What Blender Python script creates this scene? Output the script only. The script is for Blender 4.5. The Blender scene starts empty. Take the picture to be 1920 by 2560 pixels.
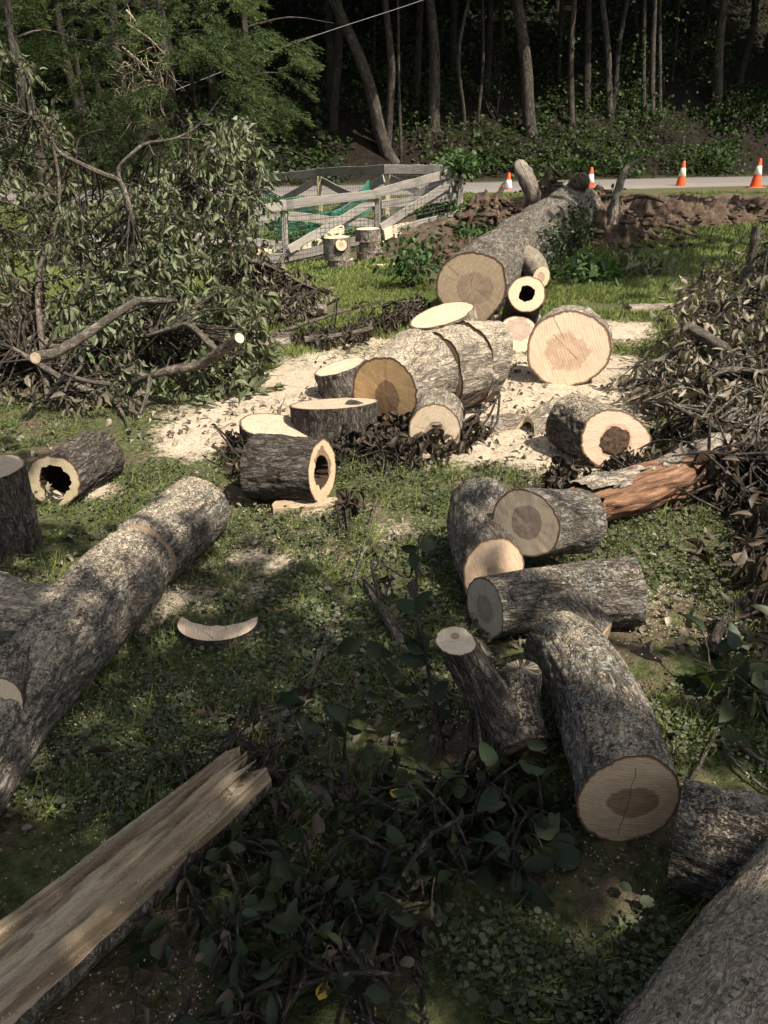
import bpy, math, random
import numpy as np
from mathutils import Vector, Matrix

# ------------------------------------------------------------------ camera, sky, sun
R = math.radians
sc = bpy.context.scene
FPX, CAM_H, PITCH = 2009.0, 1.6, R(26)
cd = bpy.data.cameras.new("camera"); cam = bpy.data.objects.new("camera", cd)
sc.collection.objects.link(cam); sc.camera = cam
cam.location = (0, 0, CAM_H); cam.rotation_euler = (R(90) - PITCH, 0, 0)
cd.sensor_fit = 'VERTICAL'; cd.sensor_height = 24; cd.lens = 24 * FPX / 2560
cd.clip_start = 0.05; cd.clip_end = 500
SUN_EL = R(57); SUN_AZ = math.atan2(0.8, -0.6)
TO_SUN = np.array([0.8 * math.cos(SUN_EL), -0.6 * math.cos(SUN_EL), math.sin(SUN_EL)])
w = bpy.data.worlds.new("World"); sc.world = w; w.use_nodes = True
wn = w.node_tree.nodes; bg = wn["Background"]
sky = wn.new("ShaderNodeTexSky"); sky.sky_type = 'NISHITA'; sky.sun_disc = False
sky.sun_elevation = SUN_EL; sky.sun_rotation = SUN_AZ; sky.dust_density = 3.0; sky.ozone_density = 0.6
hs = wn.new("ShaderNodeHueSaturation"); hs.inputs['Saturation'].default_value = 0.6
w.node_tree.links.new(sky.outputs[0], hs.inputs['Color']); w.node_tree.links.new(hs.outputs[0], bg.inputs[0]); bg.inputs[1].default_value = 0.095
sd = bpy.data.lights.new("sun", 'SUN'); sun = bpy.data.objects.new("sun", sd); sc.collection.objects.link(sun)
sd.energy = 5.0; sd.angle = R(0.53); sd.color = (1.0, 0.93, 0.82)
sun.rotation_euler = Vector(TO_SUN).to_track_quat('Z', 'Y').to_euler(); sun.location = (6, -4, 15)
sc.view_settings.view_transform = 'Standard'; sc.view_settings.look = 'None'
sc.view_settings.exposure = 0.75; sc.view_settings.gamma = 1.0
sc.render.engine = 'CYCLES'
sc.cycles.max_bounces = 5; sc.cycles.diffuse_bounces = 2; sc.cycles.glossy_bounces = 2
sc.cycles.transmission_bounces = 2; sc.cycles.use_adaptive_sampling = True; sc.cycles.adaptive_threshold = 0.035; sc.cycles.use_denoising = True
sc.cycles.caustics_reflective = False; sc.cycles.caustics_refractive = False

rng = np.random.default_rng(11); random.seed(5)
COL = sc.collection

# ------------------------------------------------------------------ where things stand
_c, _s = math.cos(PITCH), math.sin(PITCH)
def ray(px, py):
    u = (px - 960) / FPX; v = (1280 - py) / FPX
    return np.array([u, _c + v * _s, -_s + v * _c])
def G(px, py, z=0.0):                     # point of the view ray at height z
    d = ray(px, py); t = (z - CAM_H) / d[2]
    return np.array([0, 0, CAM_H]) + d * t
def D(px, py, y):                         # point of the view ray at distance y
    d = ray(px, py); return np.array([0, 0, CAM_H]) + d * (y / d[1])
def proj(p):
    p = np.asarray(p, float); q = p - np.array([0, 0, CAM_H])
    dep = q[..., 1] * _c - q[..., 2] * _s; v = q[..., 1] * _s + q[..., 2] * _c
    dep = np.where(dep < .05, .05, dep)
    return 960 + FPX * q[..., 0] / dep, 1280 - FPX * v / dep, dep

# ------------------------------------------------------------------ numeric noise
def _h(i, j, k, seed):
    n = (i.astype(np.uint32) * np.uint32(374761393) + j.astype(np.uint32) * np.uint32(668265263)
         + k.astype(np.uint32) * np.uint32(2147483647 - 58) + np.uint32((seed * 362437) & 0xffffffff))
    n = (n ^ (n >> np.uint32(13))) * np.uint32(1274126177)
    n = n ^ (n >> np.uint32(16))
    n = n * np.uint32(2246822519); n = n ^ (n >> np.uint32(15))
    return n.astype(np.float64) / 4294967295.0
def vnoise(p, seed=0):
    p = np.asarray(p, float); i = np.floor(p).astype(np.int64); f = p - i
    f = f * f * (3 - 2 * f); x, y, z = i[..., 0], i[..., 1], i[..., 2]; r = 0
    for a in (0, 1):
        for b in (0, 1):
            for c in (0, 1):
                wgt = (f[..., 0] if a else 1 - f[..., 0]) * (f[..., 1] if b else 1 - f[..., 1]) * (f[..., 2] if c else 1 - f[..., 2])
                r = r + wgt * _h(x + a, y + b, z + c, seed)
    return r
def fbm(p, seed=0, oct=4):
    p = np.asarray(p, float); r = 0; a = .5; t = 0
    for o in range(oct):
        r = r + a * vnoise(p * 2 ** o, seed + o * 17); t += a; a *= .5
    return r / t
def ss(t):
    t = np.clip(t, 0, 1); return t * t * (3 - 2 * t)
def xyz(x, y, z=0):
    x = np.asarray(x, float); return np.stack([x, np.asarray(y, float) + 0 * x, np.asarray(z, float) + 0 * x], -1)
def unit(v):
    v = np.asarray(v, float); n = np.linalg.norm(v, axis=-1, keepdims=True); return v / np.maximum(n, 1e-9)

# ------------------------------------------------------------------ terrain height
def road_y(x): return 23.4 + .30 * np.asarray(x, float)
def gz(x, y):
    x = np.asarray(x, float); y = np.asarray(y, float)
    dip = -.5 * ss((1.4 - x) / 3.0) * ss((y - 8) / 5.0)
    fade = ss((road_y(x) - 1.4 - y) / 3.0)
    z = dip * fade - .1 * (1 - fade)
    hd = np.maximum(0, y - road_y(x) - 2.2)
    z = z + .55 * hd * ss(hd / 3.0 + .25) + (fbm(xyz(x * .5, y * .5), 3, 3) - .5) * .9 * ss(hd / 5)
    z = z + (fbm(xyz(x * 1.1, y * 1.1), 5, 4) - .5) * .09 * fade
    return z
def G2(px, py):                            # where the view ray meets the terrain
    d = ray(px, py); y = np.concatenate([np.linspace(.5, 12, 2000), np.linspace(12, 90, 4000)]); t = y / d[1]
    z = CAM_H + d[2] * t; k = int(np.argmax(z < gz(d[0] * t, y))); k = k if k else len(y) - 1
    return np.array([d[0] * t[k], y[k], z[k]])

# ------------------------------------------------------------------ mesh and object helpers
def mesh(name, V, faces, mat=None, smooth=True, attrs=None):
    """faces: one array (M,3) / (M,4) or a list of them"""
    V = np.ascontiguousarray(V, np.float32)
    fl = faces if isinstance(faces, list) else [faces]
    fl = [np.asarray(f, np.int32) for f in fl if len(f)]
    me = bpy.data.meshes.new(name)
    me.vertices.add(len(V)); me.vertices.foreach_set("co", V.ravel())
    loops = np.concatenate([f.ravel() for f in fl])
    tot = np.concatenate([np.full(len(f), f.shape[1], np.int32) for f in fl])
    start = np.concatenate([[0], np.cumsum(tot)[:-1]]).astype(np.int32)
    me.loops.add(len(loops)); me.loops.foreach_set("vertex_index", loops)
    me.polygons.add(len(tot)); me.polygons.foreach_set("loop_start", start); me.polygons.foreach_set("loop_total", tot)
    me.polygons.foreach_set("use_smooth", np.full(len(tot), smooth, bool))
    for k, a in (attrs or {}).items():
        a = np.asarray(a, np.float32)
        if a.ndim == 1:
            at = me.attributes.new(k, 'FLOAT', 'POINT'); at.data.foreach_set("value", a)
        else:
            at = me.attributes.new(k, 'FLOAT_VECTOR', 'POINT'); at.data.foreach_set("vector", np.ascontiguousarray(a).ravel())
    me.update(calc_edges=True)
    if mat: me.materials.append(mat)
    return me
def obj(name, me, parent=None, loc=None):
    o = bpy.data.objects.new(name, me); COL.objects.link(o)
    if parent is not None: o.parent = parent
    if loc is not None: o.location = loc
    return o
def part(name, V, faces, mat, parent, smooth=True, attrs=None):     # V in world space, child of an unrotated Empty
    V = np.asarray(V, float) - np.array(parent.location)
    return obj(name, mesh(name, V, faces, mat, smooth, attrs), parent)
def thing(name, label, cat, loc, group=None):
    o = bpy.data.objects.new(name, None); COL.objects.link(o); o.empty_display_size = .1
    o.location = [float(a) for a in loc]; tag(o, label, cat, group); return o
def tag(o, label, cat, group=None, kind=None):
    if label: o['label'] = label
    if cat: o['category'] = cat
    if group: o['group'] = group
    if kind: o['kind'] = kind
    return o
def merge(chunks):                          # [(V, F, attrs)] -> one
    Vs, Fs, n = [], {}, 0; At = {}
    for V, F, A in chunks:
        for f in (F if isinstance(F, list) else [F]):
            Fs.setdefault(f.shape[1], []).append(np.asarray(f) + n)
        for k, a in A.items(): At.setdefault(k, []).append(a)
        Vs.append(V); n += len(V)
    return np.concatenate(Vs), [np.concatenate(f) for f in Fs.values()], {k: np.concatenate(a) for k, a in At.items()}

def smooth_path(P, n):
    P = np.asarray(P, float)
    if len(P) == 2:
        t = np.linspace(0, 1, n)[:, None]; return P[0] * (1 - t) + P[1] * t
    Q = np.vstack([2 * P[0] - P[1], P, 2 * P[-1] - P[-2]]); out = []
    u = np.linspace(0, len(P) - 1, n)
    for a in u:
        i = min(int(a), len(P) - 2); t = a - i; p0, p1, p2, p3 = Q[i:i + 4]
        out.append(.5 * ((2 * p1) + (-p0 + p2) * t + (2 * p0 - 5 * p1 + 4 * p2 - p3) * t * t + (-p0 + 3 * p1 - 3 * p2 + p3) * t ** 3))
    return np.array(out)
def frames(P):
    T = unit(np.gradient(P, axis=0)); N = np.zeros_like(T)
    a = np.array([0, 0, 1.]) if abs(T[0][2]) < .9 else np.array([0, 1., 0])
    n = unit(np.cross(np.cross(T[0], a), T[0]))
    for i in range(len(P)):
        n = unit(n - T[i] * np.dot(n, T[i])); N[i] = n
    return T, N, np.cross(T, N)
def tube(P, rad, seg, amp=0., freq=30., seed=0, ell=1.0, lump=0., stretch=.3, cut0=None, cut1=None):
    """skin round a path; bc = unrolled bark coordinates; amp = plate relief in metres"""
    P = np.asarray(P, float); n = len(P); rad = np.broadcast_to(rad, n).astype(float)
    T, N, B = frames(P); L = np.concatenate([[0], np.cumsum(np.linalg.norm(np.diff(P, axis=0), axis=1))])
    th = np.linspace(0, 2 * math.pi, seg, endpoint=False); ct, st = np.cos(th), np.sin(th)
    rm = max(rad.mean(), 1e-4)
    bc = np.stack([np.tile(ct * rm, (n, 1)), np.tile(st * rm, (n, 1)), np.repeat(L[:, None], seg, 1)], -1) + seed * 1.37
    r = np.repeat(rad[:, None], seg, 1)
    if lump: r = r * (1 + lump * (fbm(bc / rm * np.array([1.25, 1.25, .5]), seed, 3) - .5) * 3.2)
    if amp:
        q = bc * np.array([freq, freq, freq * stretch]); amp = (amp * (.55 + .45 * ss(np.minimum(L, L[-1] - L) / max(.04, rm * .2))))[:, None]
        wv = np.stack([fbm(q * .4, seed + 9, 2), fbm(q * .4, seed + 19, 2), fbm(q * .4, seed + 29, 2) * 2.5], -1) * 2.2
        rid = 1 - np.abs(2 * fbm(q + wv, seed + 1, 3) - 1)
        pl = fbm(q * .30, seed + 4, 3); r = r - amp * np.clip((rid - .74) / .26, 0, 1) * (.5 + 1.2 * pl) + amp * (pl - .5) * 1.6 + amp * (fbm(q * 2.3, seed + 6, 2) - .5) * .7
    V = P[:, None, :] + N[:, None, :] * (ct * r)[..., None] + B[:, None, :] * (st * r)[..., None] * ell
    lw = L / max(L[-1], 1e-6)
    for cut, row, wgt in ((cut0, 0, (1 - lw) ** 1.0), (cut1, -1, lw ** 1.0)):
        if cut is not None:
            nn = unit(cut); t = T[row]; off = -((V - P[:, None]) @ nn) / np.dot(t, nn)
            V = V + (off * wgt[:, None])[..., None] * t
    i = np.arange(n - 1)[:, None] * seg; j = np.arange(seg)[None]; k = (j + 1) % seg
    F = np.stack([i + j, i + k, i + seg + k, i + seg + j], -1).reshape(-1, 4)
    return V, F, bc
def face_disc(E, outward, hole=0., seed=0, center=None, bulge=0.):
    """a sawn end closing the ring E; fc = (right, up, fraction of radius) seen from outside"""
    seg = len(E); c = E.mean(0) if center is None else center
    o = unit(outward); up = np.array([0, 0, 1.]) if abs(o[2]) < .92 else np.array([0, 1., 0])
    u = unit(np.cross(up, o)); v = np.cross(o, u); rm = np.linalg.norm(E - c, axis=1).mean()
    th = np.linspace(0, 2 * math.pi, seg, endpoint=False)
    hr = np.zeros(seg)
    if hole:
        cc = np.stack([np.cos(th) * 2.2, np.sin(th) * 2.2, np.full(seg, seed * 3.1)], -1)
        hr = hole * (.72 + .62 * fbm(cc, seed, 3))
    fr = [1, .97, .9, .78, .62, .45, .28, .12] if not hole else [1, .97, .88, .7, .5, .3, .12, 0]
    rows, fcs = [], []
    for f in fr:
        ff = f if not hole else hr + (1 - hr) * f
        ff = np.broadcast_to(ff, seg); q = c + (E - c) * ff[:, None]
        q = q + o * ((vnoise(q * 60, seed) - .5) * .003 * (f < 1) + bulge * (1 - f * f))[:, None] if True else q
        rows.append(q); fcs.append(np.stack([(q - c) @ u / rm, (q - c) @ v / rm, ff], -1))
    V = np.concatenate(rows); fc = np.concatenate(fcs); n = len(fr)
    i = np.arange(n - 1)[:, None] * seg; j = np.arange(seg)[None]; k = (j + 1) % seg
    F = [np.stack([i + j, i + k, i + seg + k, i + seg + j], -1).reshape(-1, 4)]
    if not hole:
        V = np.vstack([V, c + o * bulge]); fc = np.vstack([fc, [0, 0, 0]])
        j = np.arange(seg); F.append(np.stack([(n - 1) * seg + j, (n - 1) * seg + (j + 1) % seg, np.full(seg, n * seg)], -1))
    return V, F, fc, rows[-1], c

# ------------------------------------------------------------------ materials
MATS = {}
class NB:
    def __init__(s, name):
        s.m = bpy.data.materials.new(name); s.m.use_nodes = True; s.t = s.m.node_tree; s.n = s.t.nodes
        s.p = s.n["Principled BSDF"]; s.out = s.n["Material Output"]
    def lk(s, a, b): s.t.links.new(a, b)
    def new(s, t, **k):
        x = s.n.new(t)
        for a, b in k.items(): setattr(x, a, b)
        return x
    def put(s, sock, v):
        if hasattr(v, 'is_linked'): s.lk(v, sock)
        elif isinstance(v, (tuple, list)) and len(v) == 3 and sock.type == 'RGBA': sock.default_value = (*v, 1)
        else: sock.default_value = v
    def attr(s, name, kind='GEOMETRY', out=None):
        a = s.new("ShaderNodeAttribute", attribute_name=name, attribute_type=kind)
        return a.outputs[out or 'Fac']
    def math(s, op, a, b=0., c=0., clamp=False):
        x = s.new("ShaderNodeMath", operation=op, use_clamp=clamp)
        for i, v in enumerate((a, b, c)): s.put(x.inputs[i], v)
        return x.outputs[0]
    def vmath(s, op, a, b=(0, 0, 0)):
        x = s.new("ShaderNodeVectorMath", operation=op); s.put(x.inputs[0], a)
        s.put(x.inputs[1], b); return x.outputs['Value' if op in ('LENGTH', 'DOT_PRODUCT', 'DISTANCE') else 'Vector']
    def noise(s, vec, scale=5., detail=3., rough=.55, dist=0., out='Fac'):
        x = s.new("ShaderNodeTexNoise"); s.put(x.inputs['Vector'], vec); x.inputs['Scale'].default_value = scale
        x.inputs['Detail'].default_value = detail; x.inputs['Roughness'].default_value = rough; x.inputs['Distortion'].default_value = dist
        return x.outputs[out]
    def voro(s, vec, scale, feature='F1', out='Distance', rnd=1.):
        x = s.new("ShaderNodeTexVoronoi", feature=feature); s.put(x.inputs['Vector'], vec)
        x.inputs['Scale'].default_value = scale; x.inputs['Randomness'].default_value = rnd; return x.outputs[out]
    def ramp(s, fac, stops, interp='LINEAR'):
        x = s.new("ShaderNodeValToRGB"); x.color_ramp.interpolation = interp; e = x.color_ramp.elements
        while len(e) < len(stops): e.new(.5)
        for i, (p, c) in enumerate(stops):
            e[i].position = p; e[i].color = (*c, 1) if isinstance(c, (tuple, list)) else (c, c, c, 1)
        s.put(x.inputs[0], fac); return x.outputs[0]
    def step(s, v, lo, hi):
        x = s.new("ShaderNodeMapRange", interpolation_type='SMOOTHSTEP'); s.put(x.inputs[0], v)
        s.put(x.inputs[1], lo); s.put(x.inputs[2], hi); return x.outputs[0]
    def mix(s, fac, a, b, mode='MIX'):
        x = s.new("ShaderNodeMix", data_type='RGBA', blend_type=mode); s.put(x.inputs[0], fac)
        s.put(x.inputs[6], a); s.put(x.inputs[7], b); return x.outputs[2]
    def scale(s, vec, k):
        return s.vmath('MULTIPLY', vec, k)
    def bump(s, h, strength=.5, dist=.01):
        x = s.new("ShaderNodeBump"); x.inputs['Strength'].default_value = strength; x.inputs['Distance'].default_value = dist
        s.put(x.inputs['Height'], h); s.lk(x.outputs[0], s.p.inputs['Normal'])
    def done(s, col, rough=.8, spec=.25):
        s.put(s.p.inputs['Base Color'], col); s.put(s.p.inputs['Roughness'], rough)
        s.p.inputs['Specular IOR Level'].default_value = spec; return s.m

def bark_mat(name, dark=(.045, .038, .030), mid=(.20, .172, .14), lite=(.37, .335, .285), lich=(.40, .43, .37), freq=58., lic_amt=.35, st=.33):
    b = NB(name); bc = b.attr('bc', out='Vector'); q = b.scale(bc, (1, 1, st))
    dq = b.vmath('ADD', q, b.scale(b.noise(q, 14, 2, out='Color'), (.03, .03, .03)))
    ridge = b.noise(dq, freq, 6, .68, .6)
    c1 = b.math('ABSOLUTE', b.math('SUBTRACT', b.noise(dq, freq * .45, 4, .6, 1.2), .5)); c2 = b.math('ABSOLUTE', b.math('SUBTRACT', b.noise(dq, freq * 1.1, 3, .6, .8), .5))
    crk = b.math('MULTIPLY', b.step(c1, .0, .055), b.math('ADD', .45, b.math('MULTIPLY', b.step(c2, .0, .07), .55)))
    col = b.ramp(ridge, [(.28, dark), (.5, mid), (.72, lite)])
    col = b.mix(b.math('MULTIPLY', b.math('SUBTRACT', 1, crk), .8), col, dark)
    big = b.noise(bc, 6, 3); col = b.mix(.55, col, b.ramp(big, [(.3, (.55, .5, .46)), (.65, (1.25, 1.22, 1.2))]), 'MULTIPLY')
    lm = b.math('MULTIPLY', b.step(b.noise(bc, 62, 5, .75), .52, .60), b.step(b.noise(bc, 9, 3), .40, .62))
    lm = b.math('MULTIPLY', lm, b.math('ADD', b.attr('lichen', 'OBJECT'), lic_amt))
    col = b.mix(b.math('MULTIPLY', lm, .62, clamp=True), col, b.mix(b.noise(bc, 150, 2), tuple(a * .7 for a in lich), lich))
    gm = b.new("ShaderNodeNewGeometry"); nz = b.new("ShaderNodeSeparateXYZ"); b.lk(gm.outputs['Normal'], nz.inputs[0])
    upm = b.step(nz.outputs[2], .15, .95)
    du = b.attr('dust', 'OBJECT')
    dn = b.math('ADD', b.math('ADD', b.math('MULTIPLY', b.noise(bc, 170, 4, .8), .62), b.math('MULTIPLY', b.noise(bc, 40, 3, .6), .38)), b.math('MULTIPLY', b.noise(bc, 6, 3), .55))
    th = b.math('SUBTRACT', 1.12, b.math('MULTIPLY', du, b.math('ADD', .18, b.math('MULTIPLY', upm, .42))))
    cov = b.step(dn, b.math('SUBTRACT', th, .16), b.math('ADD', th, .16))
    wq = b.vmath('ADD', bc, b.scale(b.noise(bc, 90, 2, out='Color'), (.006, .006, .006)))
    cell = b.new("ShaderNodeSeparateXYZ"); b.lk(b.voro(wq, 150, out='Color'), cell.inputs[0])
    dm = b.step(cell.outputs[0], b.math('SUBTRACT', 1.0, cov), b.math('SUBTRACT', 1.12, cov))
    col = b.mix(b.math('MULTIPLY', dm, .80), col, b.mix(cell.outputs[1], (.30, .24, .165), (.62, .52, .38)))
    b.bump(b.math('ADD', b.math('MULTIPLY', ridge, .6), b.math('ADD', b.math('MULTIPLY', crk, .8), b.math('ADD', b.math('MULTIPLY', b.noise(bc, 190, 3), .25), b.math('MULTIPLY', dm, .25)))), .95, .012)
    return b.done(col, .88, .15)

def face_mat(name, sap=(.64, .49, .33), heart=(.33, .24, .165), hr=.48, hx=0., hy=0., hsx=1., hsy=1., seed=0., cracks=(), ang=.3, hn=.22, ringk=120., tone=1.):
    b = NB(name); fc = b.attr('fc', out='Vector')
    x = b.new("ShaderNodeSeparateXYZ"); b.lk(fc, x.inputs[0])
    pl = b.new("ShaderNodeCombineXYZ"); b.lk(x.outputs[0], pl.inputs[0]); b.lk(x.outputs[1], pl.inputs[1]); pl.inputs[2].default_value = seed
    v = pl.outputs[0]
    c = b.vmath('SUBTRACT', v, (hx, hy, seed)); c = b.scale(c, (1 / hsx, 1 / hsy, 1))
    d = b.vmath('LENGTH', c)
    dn = b.math('ADD', d, b.math('MULTIPLY', b.math('SUBTRACT', b.noise(v, 2.6, 5, .62), .5), hn * 2.8))
    hm = b.math('SUBTRACT', 1, b.step(dn, hr - .012, hr + .018))
    rd = b.math('ADD', d, b.math('MULTIPLY', b.noise(v, 1.6, 2), .35))
    ring = b.math('SINE', b.math('MULTIPLY', rd, ringk)); ring2 = b.math('SINE', b.math('MULTIPLY', rd, ringk * .37))
    ring = b.math('MULTIPLY', b.math('ADD', ring, ring2), b.noise(v, 5, 2))
    dirv = b.vmath('DOT_PRODUCT', v, (math.cos(ang), math.sin(ang), 0))
    saw = b.noise(b.scale(v, (1, 1, 1)), 1, 0)
    cv = b.new("ShaderNodeCombineXYZ"); b.lk(dirv, cv.inputs[0]); cv.inputs[1].default_value = seed
    perp = b.vmath('DOT_PRODUCT', v, (-math.sin(ang), math.cos(ang), 0)); b.lk(b.math('MULTIPLY', perp, .06), cv.inputs[2])
    saw = b.math('ADD', b.math('MULTIPLY', b.noise(cv.outputs[0], 30, 3, .7), .7), b.math('MULTIPLY', b.noise(cv.outputs[0], 130, 2, .7), .3))
    ht = b.mix(b.noise(v, 6, 3), heart, tuple(a * 1.45 for a in heart))
    core = b.step(d, hr * .30, hr * .55)
    ht = b.mix(core, b.mix(.5, ht, tuple(a * 1.5 for a in heart)), ht)
    sp = b.mix(b.noise(v, 3.2, 4, .65), tuple(a * .84 for a in sap), tuple(min(1, a * 1.1) for a in sap))
    col = b.mix(hm, sp, ht)
    col = b.mix(1, col, b.ramp(b.math('ADD', b.math('MULTIPLY', ring, .17), .5), [(.3, (.92, .90, .88)), (.7, (1.03, 1.03, 1.03))]), 'MULTIPLY')
    col = b.mix(1, col, b.ramp(saw, [(.32, (.70, .67, .63)), (.6, (1.08, 1.08, 1.08))]), 'MULTIPLY')
    for (a, r0, r1) in cracks:
        al = b.vmath('DOT_PRODUCT', v, (math.cos(a), math.sin(a), 0)); ac = b.math('ABSOLUTE', b.math('ADD', b.vmath('DOT_PRODUCT', v, (-math.sin(a), math.cos(a), 0)), b.math('MULTIPLY', b.math('SUBTRACT', b.noise(v, 4, 2), .5), .1)))
        m = b.math('MULTIPLY', b.math('SUBTRACT', 1, b.step(ac, .004, .014)), b.math('MULTIPLY', b.step(al, r0, r0 + .03), b.math('SUBTRACT', 1, b.step(al, r1 - .04, r1))))
        col = b.mix(b.math('MULTIPLY', m, .8), col, (.10, .06, .035))
    dv = b.vmath('NORMALIZE', c); na = b.noise(b.vmath('ADD', b.scale(dv, (3.4, 3.4, 0)), (seed * 7.3, seed * 3.1, seed)), 1.6, 3, .6)
    chk = b.math('MULTIPLY', b.math('SUBTRACT', 1, b.step(b.math('ABSOLUTE', b.math('SUBTRACT', na, .5)), .0, .010)), b.math('MULTIPLY', b.step(d, .04, .12), b.math('SUBTRACT', 1, b.step(b.math('ADD', d, b.math('MULTIPLY', b.noise(v, 3, 2), .6)), .55, 1.0))))
    col = b.mix(b.math('MULTIPLY', chk, .55), col, (.12, .075, .045))
    arc = b.math('SINE', b.math('MULTIPLY', b.vmath('LENGTH', b.vmath('SUBTRACT', v, (2.6 * math.cos(ang), 2.6 * math.sin(ang), seed))), 95.))
    col = b.mix(1, col, b.ramp(b.math('MULTIPLY', b.math('ADD', arc, 1), b.noise(v, 2.5, 3)), [(.15, (.90, .885, .87)), (.8, (1.03, 1.03, 1.03))]), 'MULTIPLY')
    grime = b.step(b.noise(v, 2.1, 4, .7), .56, .75); col = b.mix(b.math('MULTIPLY', grime, .30), col, tuple(a * .55 for a in sap))
    ed = b.math('ADD', x.outputs[2], b.math('MULTIPLY', b.math('SUBTRACT', b.noise(v, 9, 3), .5), .03))
    col = b.mix(b.step(ed, .93, .955), col, (.20, .115, .06)); col = b.mix(b.step(ed, .972, .985), col, (.06, .045, .035))
    b.bump(b.math('ADD', b.math('MULTIPLY', saw, .7), b.math('MULTIPLY', b.noise(v, 40, 3), .4)), .35, .004)
    return b.done(col, .75, .2)

def leaf_mat(name, stops, trans=.25, rough=.55, spec=.3):
    b = NB(name); var = b.attr('var'); tc = b.new("ShaderNodeTexCoord")
    col = b.ramp(var, stops); n = b.noise(tc.outputs['Object'], 45, 3)
    col = b.mix(1, col, b.ramp(n, [(.3, .72), (.7, 1.2)]), 'MULTIPLY')
    b.done(col, rough, spec)
    if trans:
        t = b.new("ShaderNodeBsdfTranslucent"); b.put(t.inputs[0], b.mix(1, col, (1.3, 1.5, .7), 'MULTIPLY'))
        m = b.new("ShaderNodeMixShader"); m.inputs[0].default_value = trans
        b.lk(b.p.outputs[0], m.inputs[1]); b.lk(t.outputs[0], m.inputs[2]); b.lk(m.outputs[0], b.out.inputs[0])
    return b.m

BARK = bark_mat("bark_grey")
BARK_D = bark_mat("bark_dark", dark=(.026, .021, .017), mid=(.115, .096, .078), lite=(.24, .21, .175), lic_amt=.12)
BARK_L = bark_mat("bark_pale_plated", dark=(.10, .08, .06), mid=(.30, .255, .20), lite=(.50, .44, .36), lich=(.52, .52, .45), freq=26.)
BARK_C = bark_mat("bark_sawdust_coat", dark=(.10, .085, .06), mid=(.34, .30, .22), lite=(.58, .52, .40), freq=110., st=1.)
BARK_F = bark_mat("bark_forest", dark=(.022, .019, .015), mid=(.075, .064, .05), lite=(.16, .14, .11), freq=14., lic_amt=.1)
TWIG = bark_mat("twig_bark", dark=(.07, .058, .045), mid=(.17, .145, .115), lite=(.30, .265, .22), freq=60., lic_amt=.1)
TWIG_D = bark_mat("dark_twig_bark", dark=(.03, .024, .02), mid=(.085, .07, .056), lite=(.15, .13, .11), freq=60., lic_amt=.0)

LEAF_WILT = leaf_mat("wilted_leaf", [(.0, (.040, .028, .018)), (.22, (.085, .066, .044)), (.40, (.115, .115, .065)), (.65, (.135, .160, .076)), (.85, (.19, .215, .12)), (1., (.33, .32, .235))], .18)
LEAF_DRY = leaf_mat("dry_leaf", [(.0, (.045, .034, .023)), (.35, (.12, .10, .068)), (.6, (.20, .17, .12)), (.85, (.32, .275, .20)), (1., (.42, .37, .28))], .15)
LEAF_DEAD = leaf_mat("dead_dark_leaf", [(.0, (.018, .012, .008)), (.5, (.045, .032, .021)), (.85, (.088, .066, .043)), (1., (.15, .12, .085))], .08)
LEAF_GREEN = leaf_mat("broad_green_leaf", [(.0, (.014, .020, .009)), (.45, (.028, .042, .017)), (.8, (.045, .064, .025)), (.95, (.075, .09, .04)), (1., (.11, .08, .045))], .2, .5, .3)
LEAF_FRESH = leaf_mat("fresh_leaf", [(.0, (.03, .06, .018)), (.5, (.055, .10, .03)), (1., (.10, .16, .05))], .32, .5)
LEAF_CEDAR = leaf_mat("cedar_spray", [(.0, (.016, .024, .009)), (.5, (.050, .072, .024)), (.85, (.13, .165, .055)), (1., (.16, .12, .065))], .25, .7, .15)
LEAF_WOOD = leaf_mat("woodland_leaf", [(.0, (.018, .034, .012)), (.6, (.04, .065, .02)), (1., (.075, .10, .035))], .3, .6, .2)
GRASS = leaf_mat("grass_blade", [(.0, (.07, .098, .024)), (.5, (.165, .205, .052)), (.85, (.26, .29, .095)), (1., (.26, .23, .12))], 0, .6, .2)
CLOVER = leaf_mat("clover", [(.0, (.028, .034, .016)), (.55, (.060, .072, .034)), (1., (.125, .135, .072))], 0, .6, .25)
CHIPS = leaf_mat("wood_chip", [(.0, (.18, .145, .10)), (.6, (.34, .28, .20)), (1., (.58, .50, .37))], 0., .85, .1)

def plain(name, col, rough=.7, spec=.3, var=.12, sc_=8.):
    b = NB(name); tc = b.new("ShaderNodeTexCoord"); n = b.noise(tc.outputs['Object'], sc_, 4, .65)
    c = b.mix(1, col, b.ramp(n, [(.25, 1 - var * 2), (.75, 1 + var)]), 'MULTIPLY')
    b.bump(n, .25, .004); return b.done(c, rough, spec)
def board_mat(name, a, c, dirt=(.10, .085, .07)):                    # weathered board, grain along local X
    b = NB(name); tc = b.new("ShaderNodeTexCoord"); o = tc.outputs['Object']
    oi = b.new("ShaderNodeObjectInfo"); rv = b.new("ShaderNodeCombineXYZ"); b.lk(b.math('MULTIPLY', oi.outputs['Random'], 37), rv.inputs[1]); b.lk(b.math('MULTIPLY', oi.outputs['Random'], 91), rv.inputs[0])
    o = b.vmath('ADD', o, rv.outputs[0])
    g = b.noise(b.scale(o, (1.2, 26, 26)), 3, 5, .65, .4); k = b.noise(o, 3.5, 4, .6)
    col = b.mix(b.ramp(g, [(.3, 0.), (.7, 1.)]), a, c); col = b.mix(b.math('MULTIPLY', b.step(k, .5, .72), .55), col, dirt)
    col = b.mix(1, col, b.ramp(oi.outputs['Random'], [(0, .8), (1, 1.18)]), 'MULTIPLY')
    b.bump(g, .5, .004); return b.done(col, .85, .15)
BOARD_OLD = board_mat("weathered_board", (.22, .195, .165), (.42, .38, .325))
BOARD_NEW = board_mat("newer_post_wood", (.40, .33, .20), (.56, .48, .31))
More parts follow.
